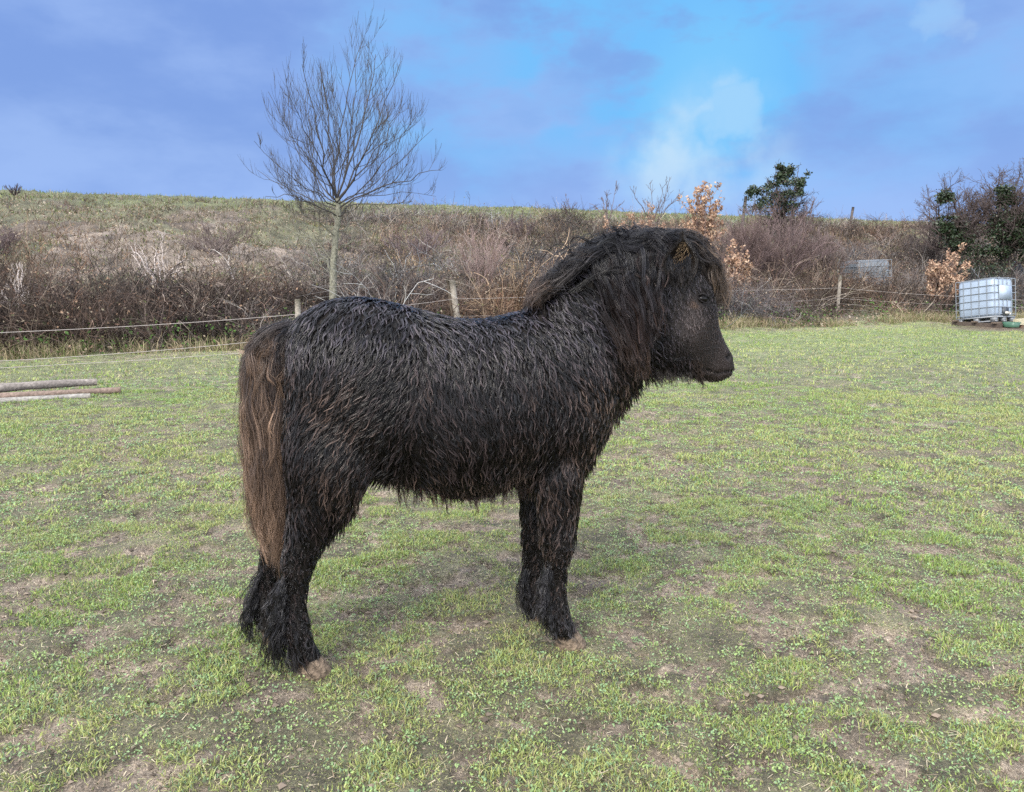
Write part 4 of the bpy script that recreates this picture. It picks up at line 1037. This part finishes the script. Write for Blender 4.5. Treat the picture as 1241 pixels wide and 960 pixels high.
# ---- long hair from guide bundles
def bundle(name, guides, nlock, per, rad, c_root, c_tip, mat, spread=.006, wave=.006, wfreq=3, K=14, loose=.3, tipw=1.0, lenvar=.15, cexp=1.5, jit=.012):
    """guides: list of lists of (u, v, t) silhouettes points, swept from the first guide to the last"""
    Gd = np.array([cub([mp(*p_) for p_ in g_], K) for g_ in guides]); n = len(Gd)
    s = rng.uniform(0, n - 1 - 1e-6, nlock); i = s.astype(int); f = (s - i)[:, None, None]
    P = Gd[i] * (1 - f) + Gd[i + 1] * f
    sk = np.linspace(0, 1, K)
    # vary length
    lv = 1 - rng.uniform(0, 1, nlock) ** 2 * lenvar * 2
    idx = sk[None] * lv[:, None] * (K - 1); a = np.clip(idx.astype(int), 0, K - 2); w = (idx - a)[..., None]
    r_i = np.arange(nlock)[:, None]; P = P[r_i, a] * (1 - w) + P[r_i, a + 1] * w
    P = P + (rng.normal(size=(nlock, 1, 3)) * jit) * (.35 + .65 * sk)[None, :, None]
    ph = rng.uniform(0, 6.28, (nlock, 3)); fr = rng.uniform(.6, 1.4, (nlock, 3)) * wfreq * 2
    P = P + np.sin(ph[:, None] + fr[:, None] * sk[None, :, None] * 3) * wave * sk[None, :, None]
    Q = np.repeat(P, per, 0); N = len(Q)
    off = rng.normal(size=(N, 1, 3)); cw_ = np.repeat(rng.uniform(.6, .95, nlock), per)[:, None]
    Q = Q + off * (spread * (1 - cw_ * sk[None] ** .6))[..., None]
    lo = rng.uniform(0, 1, N) < loose
    thick = np.where((np.arange(N) % per) == 0, 1.0 if name == 'tail' else 2.3, 1.0)[:, None]; lo &= thick[:, 0] < 2
    ph = rng.uniform(0, 6.28, (N, 3)); Q = Q + lo[:, None, None] * np.sin(ph[:, None] + sk[None, :, None] * 7) * .012 * sk[None, :, None]
    ws = (sk[None, :, None] ** cexp) * np.repeat(rng.uniform(.3, 1.2, nlock), per)[:, None, None] * tipw
    cr = np.asarray(c_root); ct = np.asarray(c_tip)
    c = cr * (1 - np.clip(ws, 0, 1)) + ct * np.clip(ws, 0, 1)
    c = c * rng.uniform(.7, 1.35, (N, 1, 1)) * np.repeat(.5 + 1.6 * rng.uniform(0, 1, nlock) ** 2, per)[:, None, None]
    curves_list.setdefault(name, []).append((Q, thick * rad * rng.uniform(.75, 1.25, (N, 1)) * (1 - .7 * sk ** 3)[None], c, mat))
curves_list = {}
BLK = (.007, .0072, .0095); RED = (.042, .025, .019)  # black leans blue, the sky's sheen put into the colour
# tail
bundle('tail', [[(356, 402, -.04), (348, 425, -.06), (348, 470, -.07), (350, 560, -.075), (351, 640, -.07), (353, 694, -.05)],
                [(354, 398, -.02), (336, 412, -.05), (332, 460, -.07), (338, 550, -.08), (340, 630, -.07), (346, 690, -.05)],
                [(352, 397, 0), (324, 410, -.02), (313, 450, -.05), (320, 540, -.07), (325, 620, -.06), (336, 675, -.05)],
                [(350, 398, .01), (318, 410, .0), (303, 445, -.01), (303, 540, -.02), (311, 620, -.02), (325, 662, -.02)],
                [(350, 400, .03), (322, 414, .04), (307, 450, .05), (308, 540, .05), (318, 620, .05), (330, 668, .04)],
                [(354, 402, .03), (338, 420, .05), (330, 460, .06), (335, 540, .06), (338, 620, .05), (342, 680, .03)]],
       430, 15, .00042, BLK, (.23, .15, .1), M_mane, .008, .014, 3.5, 18, .6, .95, .35, 2.0, .015)
bundle('tail', [[(352, 394, -.03), (330, 402, -.05), (310, 418, -.05), (299, 446, -.04), (298, 476, -.03)], [(350, 398, .02), (326, 408, .03), (306, 426, .04), (299, 456, .03), (300, 486, .03)]],
       170, 10, .0004, (.03, .025, .025), (.11, .085, .07), M_mane, .006, .005, 3, 10, .4, 1, .3, 1.3, .009)
bundle('tail', [[(350, 640, -.09), (352, 665, -.09), (360, 690, -.1), (372, 696, -.1)], [(345, 650, -.09), (348, 672, -.09), (350, 690, -.1), (362, 702, -.1)]],
       12, 8, .0004, (.25, .15, .1), (.3, .18, .12), M_mane, .005, .008, 3, 8, .5, 1, .3, 1.3, .006)
# mane falling on the near side of the neck
bundle('mane', [[(705, 300, -.0), (712, 312, -.07), (728, 345, -.115), (748, 385, -.13), (762, 425, -.13)],
                [(735, 290, .0), (744, 305, -.075), (757, 345, -.115), (770, 385, -.125), (780, 430, -.125)],
                [(765, 282, .0), (772, 300, -.075), (778, 340, -.11), (784, 378, -.115), (790, 415, -.115)],
                [(792, 282, .0), (800, 300, -.07), (800, 335, -.1), (798, 365, -.105), (797, 395, -.105)]],
       300, 15, .00042, BLK, RED, M_mane, .006, .009, 2.5, 14, .2, .8, .3, 3.2, .011)
# tousled mane over the crest, swept back towards the withers
bundle('mane', [[(790, 292, 0), (745, 294, -.04), (708, 308, -.07), (680, 326, -.08), (660, 350, -.07)],
                [(765, 294, -.02), (730, 304, -.08), (700, 322, -.1), (676, 340, -.1), (662, 350, -.09)],
                [(740, 296, .0), (710, 308, -.05), (680, 328, -.06), (658, 350, -.05), (646, 368, -.03)],
                [(735, 298, .03), (706, 309, .02), (678, 328, .02), (656, 351, .02), (643, 372, .02)]],
       230, 14, .00042, BLK, (.05, .04, .035), M_mane, .007, .012, 3, 14, .35, .8, .35, 1.8, .010)
bundle('mane', [[(700, 308, .03), (720, 295, .0), (760, 285, -.01), (800, 286, -.02), (835, 302, -.03)],
                [(700, 312, -.05), (722, 299, -.05), (765, 291, -.055), (795, 285, -.06), (812, 296, -.06)],
                [(705, 310, -.07), (730, 305, -.09), (760, 303, -.095), (785, 306, -.09), (800, 316, -.09)]],
       160, 14, .00042, BLK, (.035, .03, .03), M_mane, .006, .012, 2, 14, .2, .6, .2, 1.8, .008)
# unruly locks thrown across the parting
bundle('mane', [[(760, 296, -.05), (735, 290, -.07), (700, 300, -.09), (672, 318, -.1), (650, 352, -.09)], [(750, 292, -.02), (768, 286, -.03), (784, 284, -.04), (798, 288, -.05), (806, 300, -.07)], [(742, 300, -.06), (752, 310, -.11), (765, 340, -.125), (778, 380, -.13), (776, 410, -.13)]],
       22, 14, .0004, BLK, (.02, .018, .02), M_mane, .004, .03, 3, 14, .6, .8, .5, 1.8, .026)
# bristly brown mane root at the withers
bundle('mane', [[(672, 342, .0), (655, 340, -.01), (645, 352, -.02), (640, 366, -.02)], [(682, 345, -.08), (668, 348, -.1), (656, 358, -.1), (648, 370, -.09)], [(668, 350, .05), (650, 345, .05), (643, 355, .05), (636, 370, .04)]],
       160, 12, .0004, (.03, .024, .02), (.09, .06, .045), M_mane, .006, .005, 3, 8, .4, 1, .3, 1.2, .008)
# short underside wisps of brown mane
bundle('mane', [[(728, 380, -.125), (745, 410, -.14), (755, 440, -.14), (760, 460, -.13)], [(775, 395, -.115), (785, 420, -.12), (787, 445, -.11), (786, 460, -.1)]],
       25, 10, .0004, (.012, .01, .01), (.06, .038, .028), M_mane, .005, .006, 3, 8, .4, 1, .3, 1.2, .006)
# a loose loop of hair standing off the crest
bundle('mane', [[(725, 325, -.09), (722, 300, -.1), (738, 289, -.1), (750, 300, -.1), (745, 318, -.1)], [(727, 327, -.095), (724, 303, -.1), (740, 292, -.1), (752, 303, -.1), (747, 321, -.1)]],
       6, 12, .0004, (.02, .02, .022), (.02, .02, .022), M_mane, .002, .001, 1, 14, .1, 1, .05, 1, .001)
bundle('mane', [[(700, 350, -.11), (722, 330, -.12), (745, 318, -.12), (770, 312, -.11)], [(690, 356, -.11), (720, 338, -.12), (750, 335, -.12), (785, 345, -.115)]],
       5, 8, .0004, (.015, .014, .014), (.03, .025, .022), M_mane, .003, .009, 3, 10, .4, 1, .3, 1, .005)
# forelock over the brow
bundle('forelock', [[(800, 284, .0), (835, 286, -.02), (860, 305, -.03), (872, 335, -.02), (876, 372, -.01)],
                    [(800, 286, -.03), (836, 292, -.05), (856, 312, -.055), (866, 338, -.045), (868, 365, -.035)],
                    [(800, 284, .03), (838, 288, .02), (862, 308, .015), (876, 340, .01), (880, 380, .01)],
                    [(812, 288, -.05), (838, 300, -.065), (852, 318, -.068), (860, 338, -.06), (863, 352, -.05)]],
       165, 13, .0004, BLK, (.125, .088, .06), M_mane, .006, .011, 2, 14, .4, 1.0, .4, 3.0, .011)
# hair closing round the foot of the near ear
bundle('forelock', [[(806, 300, -.09), (806, 322, -.1), (812, 345, -.095)], [(816, 322, -.1), (817, 335, -.1), (820, 352, -.09)], [(828, 320, -.1), (829, 335, -.098), (832, 350, -.088)], [(838, 305, -.085), (840, 322, -.09), (843, 342, -.082)]],
       40, 9, .00035, BLK, (.035, .03, .028), M_mane, .004, .003, 3, 8, .3, 1, .3, 1, .004)
# beard under the jaw, throat fringe
bundle('coat', [[(788, 446, -.03), (790, 455, -.03), (791, 466, -.03)], [(835, 447, -.03), (837, 456, -.03), (839, 466, -.03)]], 90, 7, .0003, (.02, .017, .015), (.05, .04, .035), M_hair, .004, .002, 2, 6, .3, 1, .4, 1, .006)
# belly fringe and sheath tuft
bundle('coat', [[(480, 582, -.08), (483, 594, -.08), (486, 606, -.08)], [(560, 592, -.1), (563, 604, -.1), (565, 615, -.1)], [(635, 580, -.09), (636, 592, -.09), (636, 602, -.09)]], 160, 9, .00035, (.02, .014, .012), (.06, .032, .022), M_hair, .005, .003, 2, 6, .3, 1, .4, 1, .012)
bundle('coat', [[(472, 572, -.04), (468, 584, -.04), (463, 591, -.04)], [(474, 572, -.05), (470, 584, -.05), (466, 593, -.05)]], 10, 14, .0004, (.02, .014, .012), (.03, .02, .016), M_hair, .002, .001, 2, 6, .1, 1, .2, 1, .002)
# feather on the four fetlocks
def feather(pts_, t, n):
    for (a, b_, c) in pts_:
        bundle('feather', [[(a[0], a[1], t - .03), (b_[0], b_[1], t - .045), (c[0], c[1], t - .04)], [(a[0] + 3, a[1] + 2, t + .02), (b_[0] + 3, b_[1], t + .03), (c[0] + 4, c[1], t + .03)]],
               n, 10, .00042, (.011, .010, .011), (.022, .02, .021), M_hair, .005, .006, 3, 9, .3, 1, .4, 1, .013)
feather([((345, 720), (336, 750), (330, 800)), ((350, 740), (338, 775), (340, 816)), ((355, 755), (352, 790), (366, 822)), ((362, 762), (366, 788), (382, 812)), ((348, 700), (338, 725), (330, 768)), ((347, 735), (330, 768), (324, 808))], NEAR, 26)
feather([((318, 690), (303, 722), (293, 762)), ((314, 715), (300, 745), (300, 776)), ((322, 725), (318, 750), (326, 770))], FAR, 34)
feather([((663, 690), (656, 715), (652, 748)), ((664, 720), (658, 742), (660, 766)), ((670, 735), (669, 755), (676, 772)), ((680, 742), (686, 758), (696, 770))], NEAR, 32)
feather([((638, 690), (632, 715), (634, 742)), ((640, 712), (638, 732), (644, 752))], FAR, 30)
# ear tufts
for name, lst in curves_list.items():
    for q1, (Q, rd_, c, mt_) in enumerate(lst):
        pass
def flush(name, mat):
    lst = curves_list.get(name, [])
    # resample to one control-point count so that the part is one object
    K = max(x[0].shape[1] for x in lst); Qs, Rs, Cs = [], [], []
    for Q, rd_, c, _ in lst:
        k0 = Q.shape[1]; s = np.linspace(0, k0 - 1, K); i = np.clip(s.astype(int), 0, k0 - 2); f = s - i
        Qs.append(Q[:, i] * (1 - f)[None, :, None] + Q[:, i + 1] * f[None, :, None])
        rd_ = np.broadcast_to(rd_, Q.shape[:2]); Rs.append(rd_[:, i] * (1 - f) + rd_[:, i + 1] * f)
        c = np.broadcast_to(c, Q.shape); Cs.append(c[:, i] * (1 - f)[None, :, None] + c[:, i + 1] * f[None, :, None])
    return curves(name, np.concatenate(Qs), np.concatenate(Rs), np.concatenate(Cs), mat, pony)
tail_o = flush('tail', M_mane); flush('mane', M_mane); flush('forelock', M_mane); flush('feather', M_hair)
fr_ = flush('coat', M_hair); fr_.name = 'coat_fringe'

# ears
for sg, lab in ((-1, 'near'), (1, 'far')):
    t0 = sg * .088
    bs = mp(822, 334, -.092) + (.184 * Nvec if sg > 0 else 0); tip = mp(826, 281, -.104) + (.208 * Nvec if sg > 0 else 0)
    H = np.linalg.norm(tip - bs); up_ = unit(tip - bs)
    out_ = unit(Avec * .25 + Nvec * sg * 1.0); side_ = unit(np.cross(up_, out_))
    vv = []; nV, nU = 12, 11
    for layer in (0, 1):
        for a in np.linspace(0, 1, nV):
            wdt = H * .50 * (np.sin(np.pi * min(1, a * .8 + .28)) ** .8) * (1 - a ** 3.5) + .0005
            for b_ in np.linspace(-1, 1, nU):
                cup = (1 - b_ * b_) * wdt * .75
                vv.append(bs + up_ * H * (a * 1.02 - .06) + side_ * wdt * b_ - out_ * cup - out_ * layer * .003 * (1 - abs(b_)) + out_ * .01)
    vv = np.array(vv); q4 = []
    for layer in (0, 1):
        o_ = layer * nV * nU
        for i1 in range(nV - 1):
            for j1 in range(nU - 1):
                f_ = (o_ + i1 * nU + j1, o_ + i1 * nU + j1 + 1, o_ + (i1 + 1) * nU + j1 + 1, o_ + (i1 + 1) * nU + j1)
                q4.append(f_ if layer == 0 else f_[::-1])
    ce = np.tile(np.array([.02, .016, .014]), (len(vv), 1)); ce[:nV * nU] = (.016, .012, .01)
    m = MB(); m.add(vv, np.array(q4), None, ce); eo = m.build('ear', M_skin, pony)
    # fuzz: tan hair inside the cup, black rim
    n = 260; a = rng.uniform(.02, .75, n); b_ = rng.uniform(-.35, .85, n)
    wdt = H * .34 * (np.sin(np.pi * np.minimum(1, a * .8 + .28)) ** .8) * (1 - a ** 3.5)
    P0 = bs + up_ * (H * a)[:, None] + side_ * (wdt * b_)[:, None] - out_ * ((1 - b_ ** 2) * wdt * .7 - .01)[:, None]
    dirn = unit(up_ * .8 + out_ * rng.uniform(.1, .7, (n, 1)) + side_ * (rng.normal(0, .5, (n, 1)) + .3))
    sk = np.linspace(0, 1, 5)
    P = P0[:, None] + dirn[:, None] * (.012 * rng.uniform(.5, 1.2, n)[:, None] * sk)[..., None]
    c0 = np.array([[.42, .3, .18], [.25, .17, .1], [.03, .022, .018]])[rng.choice(3, n, p=[.4, .3, .3])]
    curves('ear_fuzz', P, .0004 * (1 - .6 * sk)[None] * np.ones((n, 1)), np.repeat(c0[:, None], 5, 1), M_fuzz, eo)
    n = 700; a = rng.uniform(0, 1, n); b_ = rng.choice([-1, 1], n) * rng.uniform(.85, 1, n)
    wdt = H * .50 * (np.sin(np.pi * np.minimum(1, a * .8 + .28)) ** .8) * (1 - a ** 3.5)
    P0 = bs + up_ * (H * a * .98)[:, None] + side_ * (wdt * b_)[:, None] + out_ * .008
    dirn = unit(up_ * 1.0 + side_ * (b_ * .5)[:, None] + rng.normal(0, .15, (n, 3)))
    P = P0[:, None] + dirn[:, None] * (.011 * rng.uniform(.5, 1.2, n)[:, None] * sk)[..., None]
    curves('ear_fringe', P, .0004 * (1 - .6 * sk)[None] * np.ones((n, 1)), np.tile(np.array([.018, .015, .014]), (n, 5, 1)), M_hair, eo)

# eyes with lids
Mey, nte, be = new_mat('eye'); be.inputs['Base Color'].default_value = (.004, .003, .003, 1); be.inputs['Roughness'].default_value = .12; be.inputs['Specular IOR Level'].default_value = .28
for sg in (-1, 1):
    c = mp(851, 362, -.07) + (.14 * Nvec if sg > 0 else 0)
    h, n_, _, _ = bvh.find_nearest(Vector(c)); print('eye surf', np.array(h) - c); c = c + Nvec * (((np.array(h) - c) @ Nvec) - sg * .001)
    th = np.linspace(.01, np.pi - .01, 14); ph = np.linspace(0, 2 * np.pi, 21)[:-1]
    S = np.stack([np.outer(np.sin(th), np.cos(ph)), np.outer(np.sin(th), np.sin(ph)), np.outer(np.cos(th), np.ones(20))], -1)
    V = c + (S[..., 0:1] * Avec * .019 + S[..., 1:2] * Nvec * .0165 + S[..., 2:3] * np.array([0, 0, .0135]))
    k = np.arange(13)[:, None] * 20; j = np.arange(20)[None]; j2 = (j + 1) % 20
    eo = mesh_np('eye', V.reshape(-1, 3), np.stack([k + j, k + j2, k + 20 + j2, k + 20 + j], -1).reshape(-1, 4), Mey, None, pony)
    # almond rim of upper and lower lid
    m = MB()
    for top in (1, -1):
        s = np.linspace(-1, 1, 15)
        ax = unit(Avec * .95 + np.array([0, 0, -.3]))
        P = c + ax * (s * .024)[:, None] + np.array([0, 0, 1.]) * (top * (.0145 if top > 0 else .0115) * (1 - s ** 2) ** .7)[:, None] + Nvec * (sg * (.0135 * np.sqrt(1 - .75 * s ** 2)))[:, None]
        m.tubes(P, (.003 if top > 0 else .0022) * (1 - .4 * s ** 2), 7, (.01, .008, .008))
    m.build('eyelid', M_skin, eo)
    sk = np.linspace(0, 1, 5); n = 40; s = rng.uniform(-.8, .9, n)
    P0 = c + Avec * (s * .02)[:, None] + np.array([0, 0, 1.]) * (.011 * (1 - s ** 2))[:, None] + Nvec * (sg * .013)
    dirn = unit(Avec * .5 + Nvec * sg * .8 + np.array([0, 0, -.25]) + rng.normal(0, .12, (n, 3)))
    curves('eyelash', P0[:, None] + dirn[:, None] * (.014 * sk)[None, :, None], .0003 * (1 - .5 * sk)[None] * np.ones((n, 1)), np.full((n, 5, 3), .01), M_hair, eo)

# hooves: low splayed cones caked in mud
for nm, t in (('hn', NEAR), ('hf', FAR), ('fn', NEAR), ('ff', FAR)):
    rg = legs[nm]; bot = np.array(rg[-1]); c = bot.mean(0)
    gz_ = float(height(np.array([c[0]]), np.array([c[1]]))[0])
    rings = []; top_z = c[2] + .01
    a = np.arange(28) * 2 * np.pi / 28
    for s, rx, fwd in ((0, .034, .0), (.35, .040, .008), (.8, .045, .018), (1.0, .044, .02)):
        zz = top_z * (1 - s) + (gz_ - .006) * s
        nzv = 1 + .12 * (vn(np.cos(a) * 2.5 + 7, np.sin(a) * 2.5 + s * 3, 700) - .5)
        rings.append(np.stack([c[0] + Avec[0] * (np.cos(a) * rx * 1.15 * nzv + fwd) + Nvec[0] * np.sin(a) * rx * nzv, c[1] + Avec[1] * (np.cos(a) * rx * 1.15 * nzv + fwd) + Nvec[1] * np.sin(a) * rx * nzv, np.full(28, zz)], 1))
    print(nm, 'leg end z', c[2], 'ground', gz_, 'x,y', c[:2])
    m = MB(); n = 28; k = np.arange(3)[:, None] * n; j = np.arange(n)[None]; j2 = (j + 1) % n
    m.add(np.concatenate(rings), np.stack([k + j, k + j2, k + n + j2, k + n + j], -1).reshape(-1, 4)[:, ::-1], None, (.16, .12, .085))
    m.add(np.concatenate([rings[0], [rings[0].mean(0)]]), None, [((q1 + 1) % n, q1, n) for q1 in range(n)], (.1, .08, .06))
    m.build('hoof', M_hoof, pony)
tag(pony, 'shaggy black-brown pony with wet coat standing side-on in the field', 'pony')

# ------------------------------------------------------------------ sky and light
w = bpy.data.worlds.new('World'); SC.world = w; w.use_nodes = True; nt = w.node_tree; N_ = nt.nodes
bg = N_['Background']; bg.inputs['Strength'].default_value = .1
SUN_EL, SUN_AZ = 42, -150        # behind the camera, to its left
sky = N_.new('ShaderNodeTexSky'); sky.sky_type = 'NISHITA'; sky.sun_disc = False; sky.sun_elevation = R(SUN_EL); sky.sun_rotation = R(SUN_AZ)
tc_ = N_.new('ShaderNodeTexCoord')
def dotw(u, v, rad_deg, soft=1.0):
    """soft round patch of sky towards the direction of (u,v)"""
    d = unit(raydir(u, v)); vm = N_.new('ShaderNodeVectorMath'); vm.operation = 'DOT_PRODUCT'
    nt.links.new(vecn, vm.inputs[0]); vm.inputs[1].default_value = d
    m = N_.new('ShaderNodeMapRange'); m.interpolation_type = 'SMOOTHSTEP'
    m.inputs[1].default_value = math.cos(R(rad_deg)); m.inputs[2].default_value = 1.0
    nt.links.new(vm.outputs['Value'], m.inputs[0]); return m.outputs[0]
nzw = N_.new('ShaderNodeTexNoise'); nzw.inputs['Scale'].default_value = 5; nzw.inputs['Detail'].default_value = 6; nzw.inputs['Roughness'].default_value = .6
nt.links.new(tc_.outputs['Generated'], nzw.inputs['Vector'])
sub = N_.new('ShaderNodeVectorMath'); sub.operation = 'SUBTRACT'; nt.links.new(nzw.outputs['Color'], sub.inputs[0]); sub.inputs[1].default_value = (.5, .5, .5)
scl = N_.new('ShaderNodeVectorMath'); scl.operation = 'SCALE'; nt.links.new(sub.outputs[0], scl.inputs[0]); scl.inputs['Scale'].default_value = .09
adv = N_.new('ShaderNodeVectorMath'); adv.operation = 'ADD'; nt.links.new(tc_.outputs['Generated'], adv.inputs[0]); nt.links.new(scl.outputs[0], adv.inputs[1])
nrm = N_.new('ShaderNodeVectorMath'); nrm.operation = 'NORMALIZE'; nt.links.new(adv.outputs[0], nrm.inputs[0]); vecn = nrm.outputs[0]
def math_(op, a, b_, clamp=False):
    m = N_.new('ShaderNodeMath'); m.operation = op; m.use_clamp = clamp
    for k, x in enumerate((a, b_)):
        if isinstance(x, (int, float)): m.inputs[k].default_value = x
        else: nt.links.new(x, m.inputs[k])
    return m.outputs[0]
def mixc(f, a, b_):
    m = N_.new('ShaderNodeMix'); m.data_type = 'RGBA'
    if isinstance(f, (int, float)): m.inputs[0].default_value = f
    else: nt.links.new(f, m.inputs[0])
    for k, x in ((6, a), (7, b_)):
        if isinstance(x, tuple): m.inputs[k].default_value = (*x, 1)
        else: nt.links.new(x, m.inputs[k])
    return m.outputs[2]
cn1 = N_.new('ShaderNodeTexNoise'); cn1.inputs['Scale'].default_value = 3.2; cn1.inputs['Detail'].default_value = 5; cn1.inputs['Roughness'].default_value = .5
mp_ = N_.new('ShaderNodeMapping'); mp_.inputs['Scale'].default_value = (1, 1, 2.2); nt.links.new(tc_.outputs['Generated'], mp_.inputs['Vector']); nt.links.new(mp_.outputs[0], cn1.inputs['Vector'])
def ramp(x, a, b_):
    m = N_.new('ShaderNodeMapRange'); m.interpolation_type = 'SMOOTHSTEP'; m.inputs[1].default_value = a; m.inputs[2].default_value = b_; nt.links.new(x, m.inputs[0]); return m.outputs[0]
S10 = 7.15
def C(r, g_, b_): return (r * S10, g_ * S10, b_ * S10)
cn2 = N_.new('ShaderNodeTexNoise'); cn2.inputs['Scale'].default_value = 8; cn2.inputs['Detail'].default_value = 6; cn2.inputs['Roughness'].default_value = .55; nt.links.new(mp_.outputs[0], cn2.inputs['Vector'])
cmix = math_('ADD', math_('MULTIPLY', cn1.outputs['Fac'], .6), math_('MULTIPLY', cn2.outputs['Fac'], .4))
layer = mixc(ramp(cmix, .4, .62), C(.205, .355, .79), C(.31, .475, .90))      # thin veil, periwinkle
base = mixc(.88, sky.outputs[0], layer)
# clearer, greener-blue gap high in the middle
gap = math_('ADD', math_('MULTIPLY', dotw(800, 50, 13), .7), math_('ADD', math_('MULTIPLY', dotw(850, 140, 8), .6), math_('ADD', math_('MULTIPLY', dotw(1040, 0, 18), .45), math_('MULTIPLY', dotw(560, 70, 13), .6))))
gap = math_('MULTIPLY', gap, math_('ADD', math_('MULTIPLY', ramp(cn2.outputs['Fac'], .38, .62), .8), .25), True)
base = mixc(gap, base, C(.18, .53, .97))
gap2 = math_('MULTIPLY', dotw(855, 120, 6), .35); base = mixc(gap2, base, C(.25, .66, .98))
# bright cloud low over the hill
wc = math_('ADD', math_('MULTIPLY', dotw(884, 145, 2.6), 1.2), math_('ADD', math_('MULTIPLY', dotw(826, 188, 4.0), .5), math_('ADD', math_('MULTIPLY', dotw(850, 225, 8), .8), 0.0)), True)
def warp2():
    a_ = N_.new('ShaderNodeTexNoise'); a_.inputs['Scale'].default_value = 16; a_.inputs['Detail'].default_value = 5; nt.links.new(tc_.outputs['Generated'], a_.inputs['Vector'])
    b2 = N_.new('ShaderNodeVectorMath'); b2.operation = 'SUBTRACT'; nt.links.new(a_.outputs['Color'], b2.inputs[0]); b2.inputs[1].default_value = (.5, .5, .5)
    c2 = N_.new('ShaderNodeVectorMath'); c2.operation = 'SCALE'; nt.links.new(b2.outputs[0], c2.inputs[0]); c2.inputs['Scale'].default_value = .17
    d2 = N_.new('ShaderNodeVectorMath'); d2.operation = 'ADD'; nt.links.new(tc_.outputs['Generated'], d2.inputs[0]); nt.links.new(c2.outputs[0], d2.inputs[1])
    e2_ = N_.new('ShaderNodeVectorMath'); e2_.operation = 'NORMALIZE'; nt.links.new(d2.outputs[0], e2_.inputs[0]); return e2_.outputs[0]
nz2 = N_.new('ShaderNodeTexNoise'); nz2.inputs['Scale'].default_value = 13; nz2.inputs['Detail'].default_value = 5; nt.links.new(tc_.outputs['Generated'], nz2.inputs['Vector'])
wc = math_('MULTIPLY', wc, ramp(nz2.outputs['Fac'], .34, .74), True)
vecn = warp2(); wc = math_('MAXIMUM', wc, math_('ADD', math_('MULTIPLY', dotw(884, 147, 2.8), .45), math_('MULTIPLY', dotw(1142, 32, 1.7), .25))); base = mixc(wc, base, C(.52, .74, .95))
sepz = N_.new('ShaderNodeSeparateXYZ'); nt.links.new(tc_.outputs['Generated'], sepz.inputs[0])
lowb = ramp(sepz.outputs[2], .17, .06); base = mixc(math_('MULTIPLY', lowb, .35), base, C(.34, .52, .98))
# bright overcast added out of view, overhead and behind the viewer, for neutral light
hi = ramp(sepz.outputs[2], .42, .75)
back = ramp(sepz.outputs[1], .25, -.35)
ov = math_('MAXIMUM', hi, back)
base = mixc(ov, base, C(2.6, 2.75, 3.15))
nt.links.new(base, bg.inputs['Color'])
ld = bpy.data.lights.new('sun', 'SUN'); ld.energy = 3.3; ld.angle = R(30); ld.color = (1, .93, .82)
lo = bpy.data.objects.new('sun', ld); COL.objects.link(lo)
az = R(SUN_AZ); el = R(SUN_EL)
sd = Vector((math.sin(az) * math.cos(el), math.cos(az) * math.cos(el), math.sin(el)))
lo.rotation_euler = sd.to_track_quat('Z', 'Y').to_euler()
SC.view_settings.view_transform = 'Standard'; SC.view_settings.look = 'None'; SC.view_settings.exposure = .5; SC.view_settings.gamma = 1; SC.view_settings.use_curve_mapping = False
SC.render.engine = 'CYCLES'; SC.cycles.max_bounces = 6; SC.cycles.diffuse_bounces = 3; SC.cycles.glossy_bounces = 2; SC.cycles.transmission_bounces = 2
SC.cycles.use_denoising = False
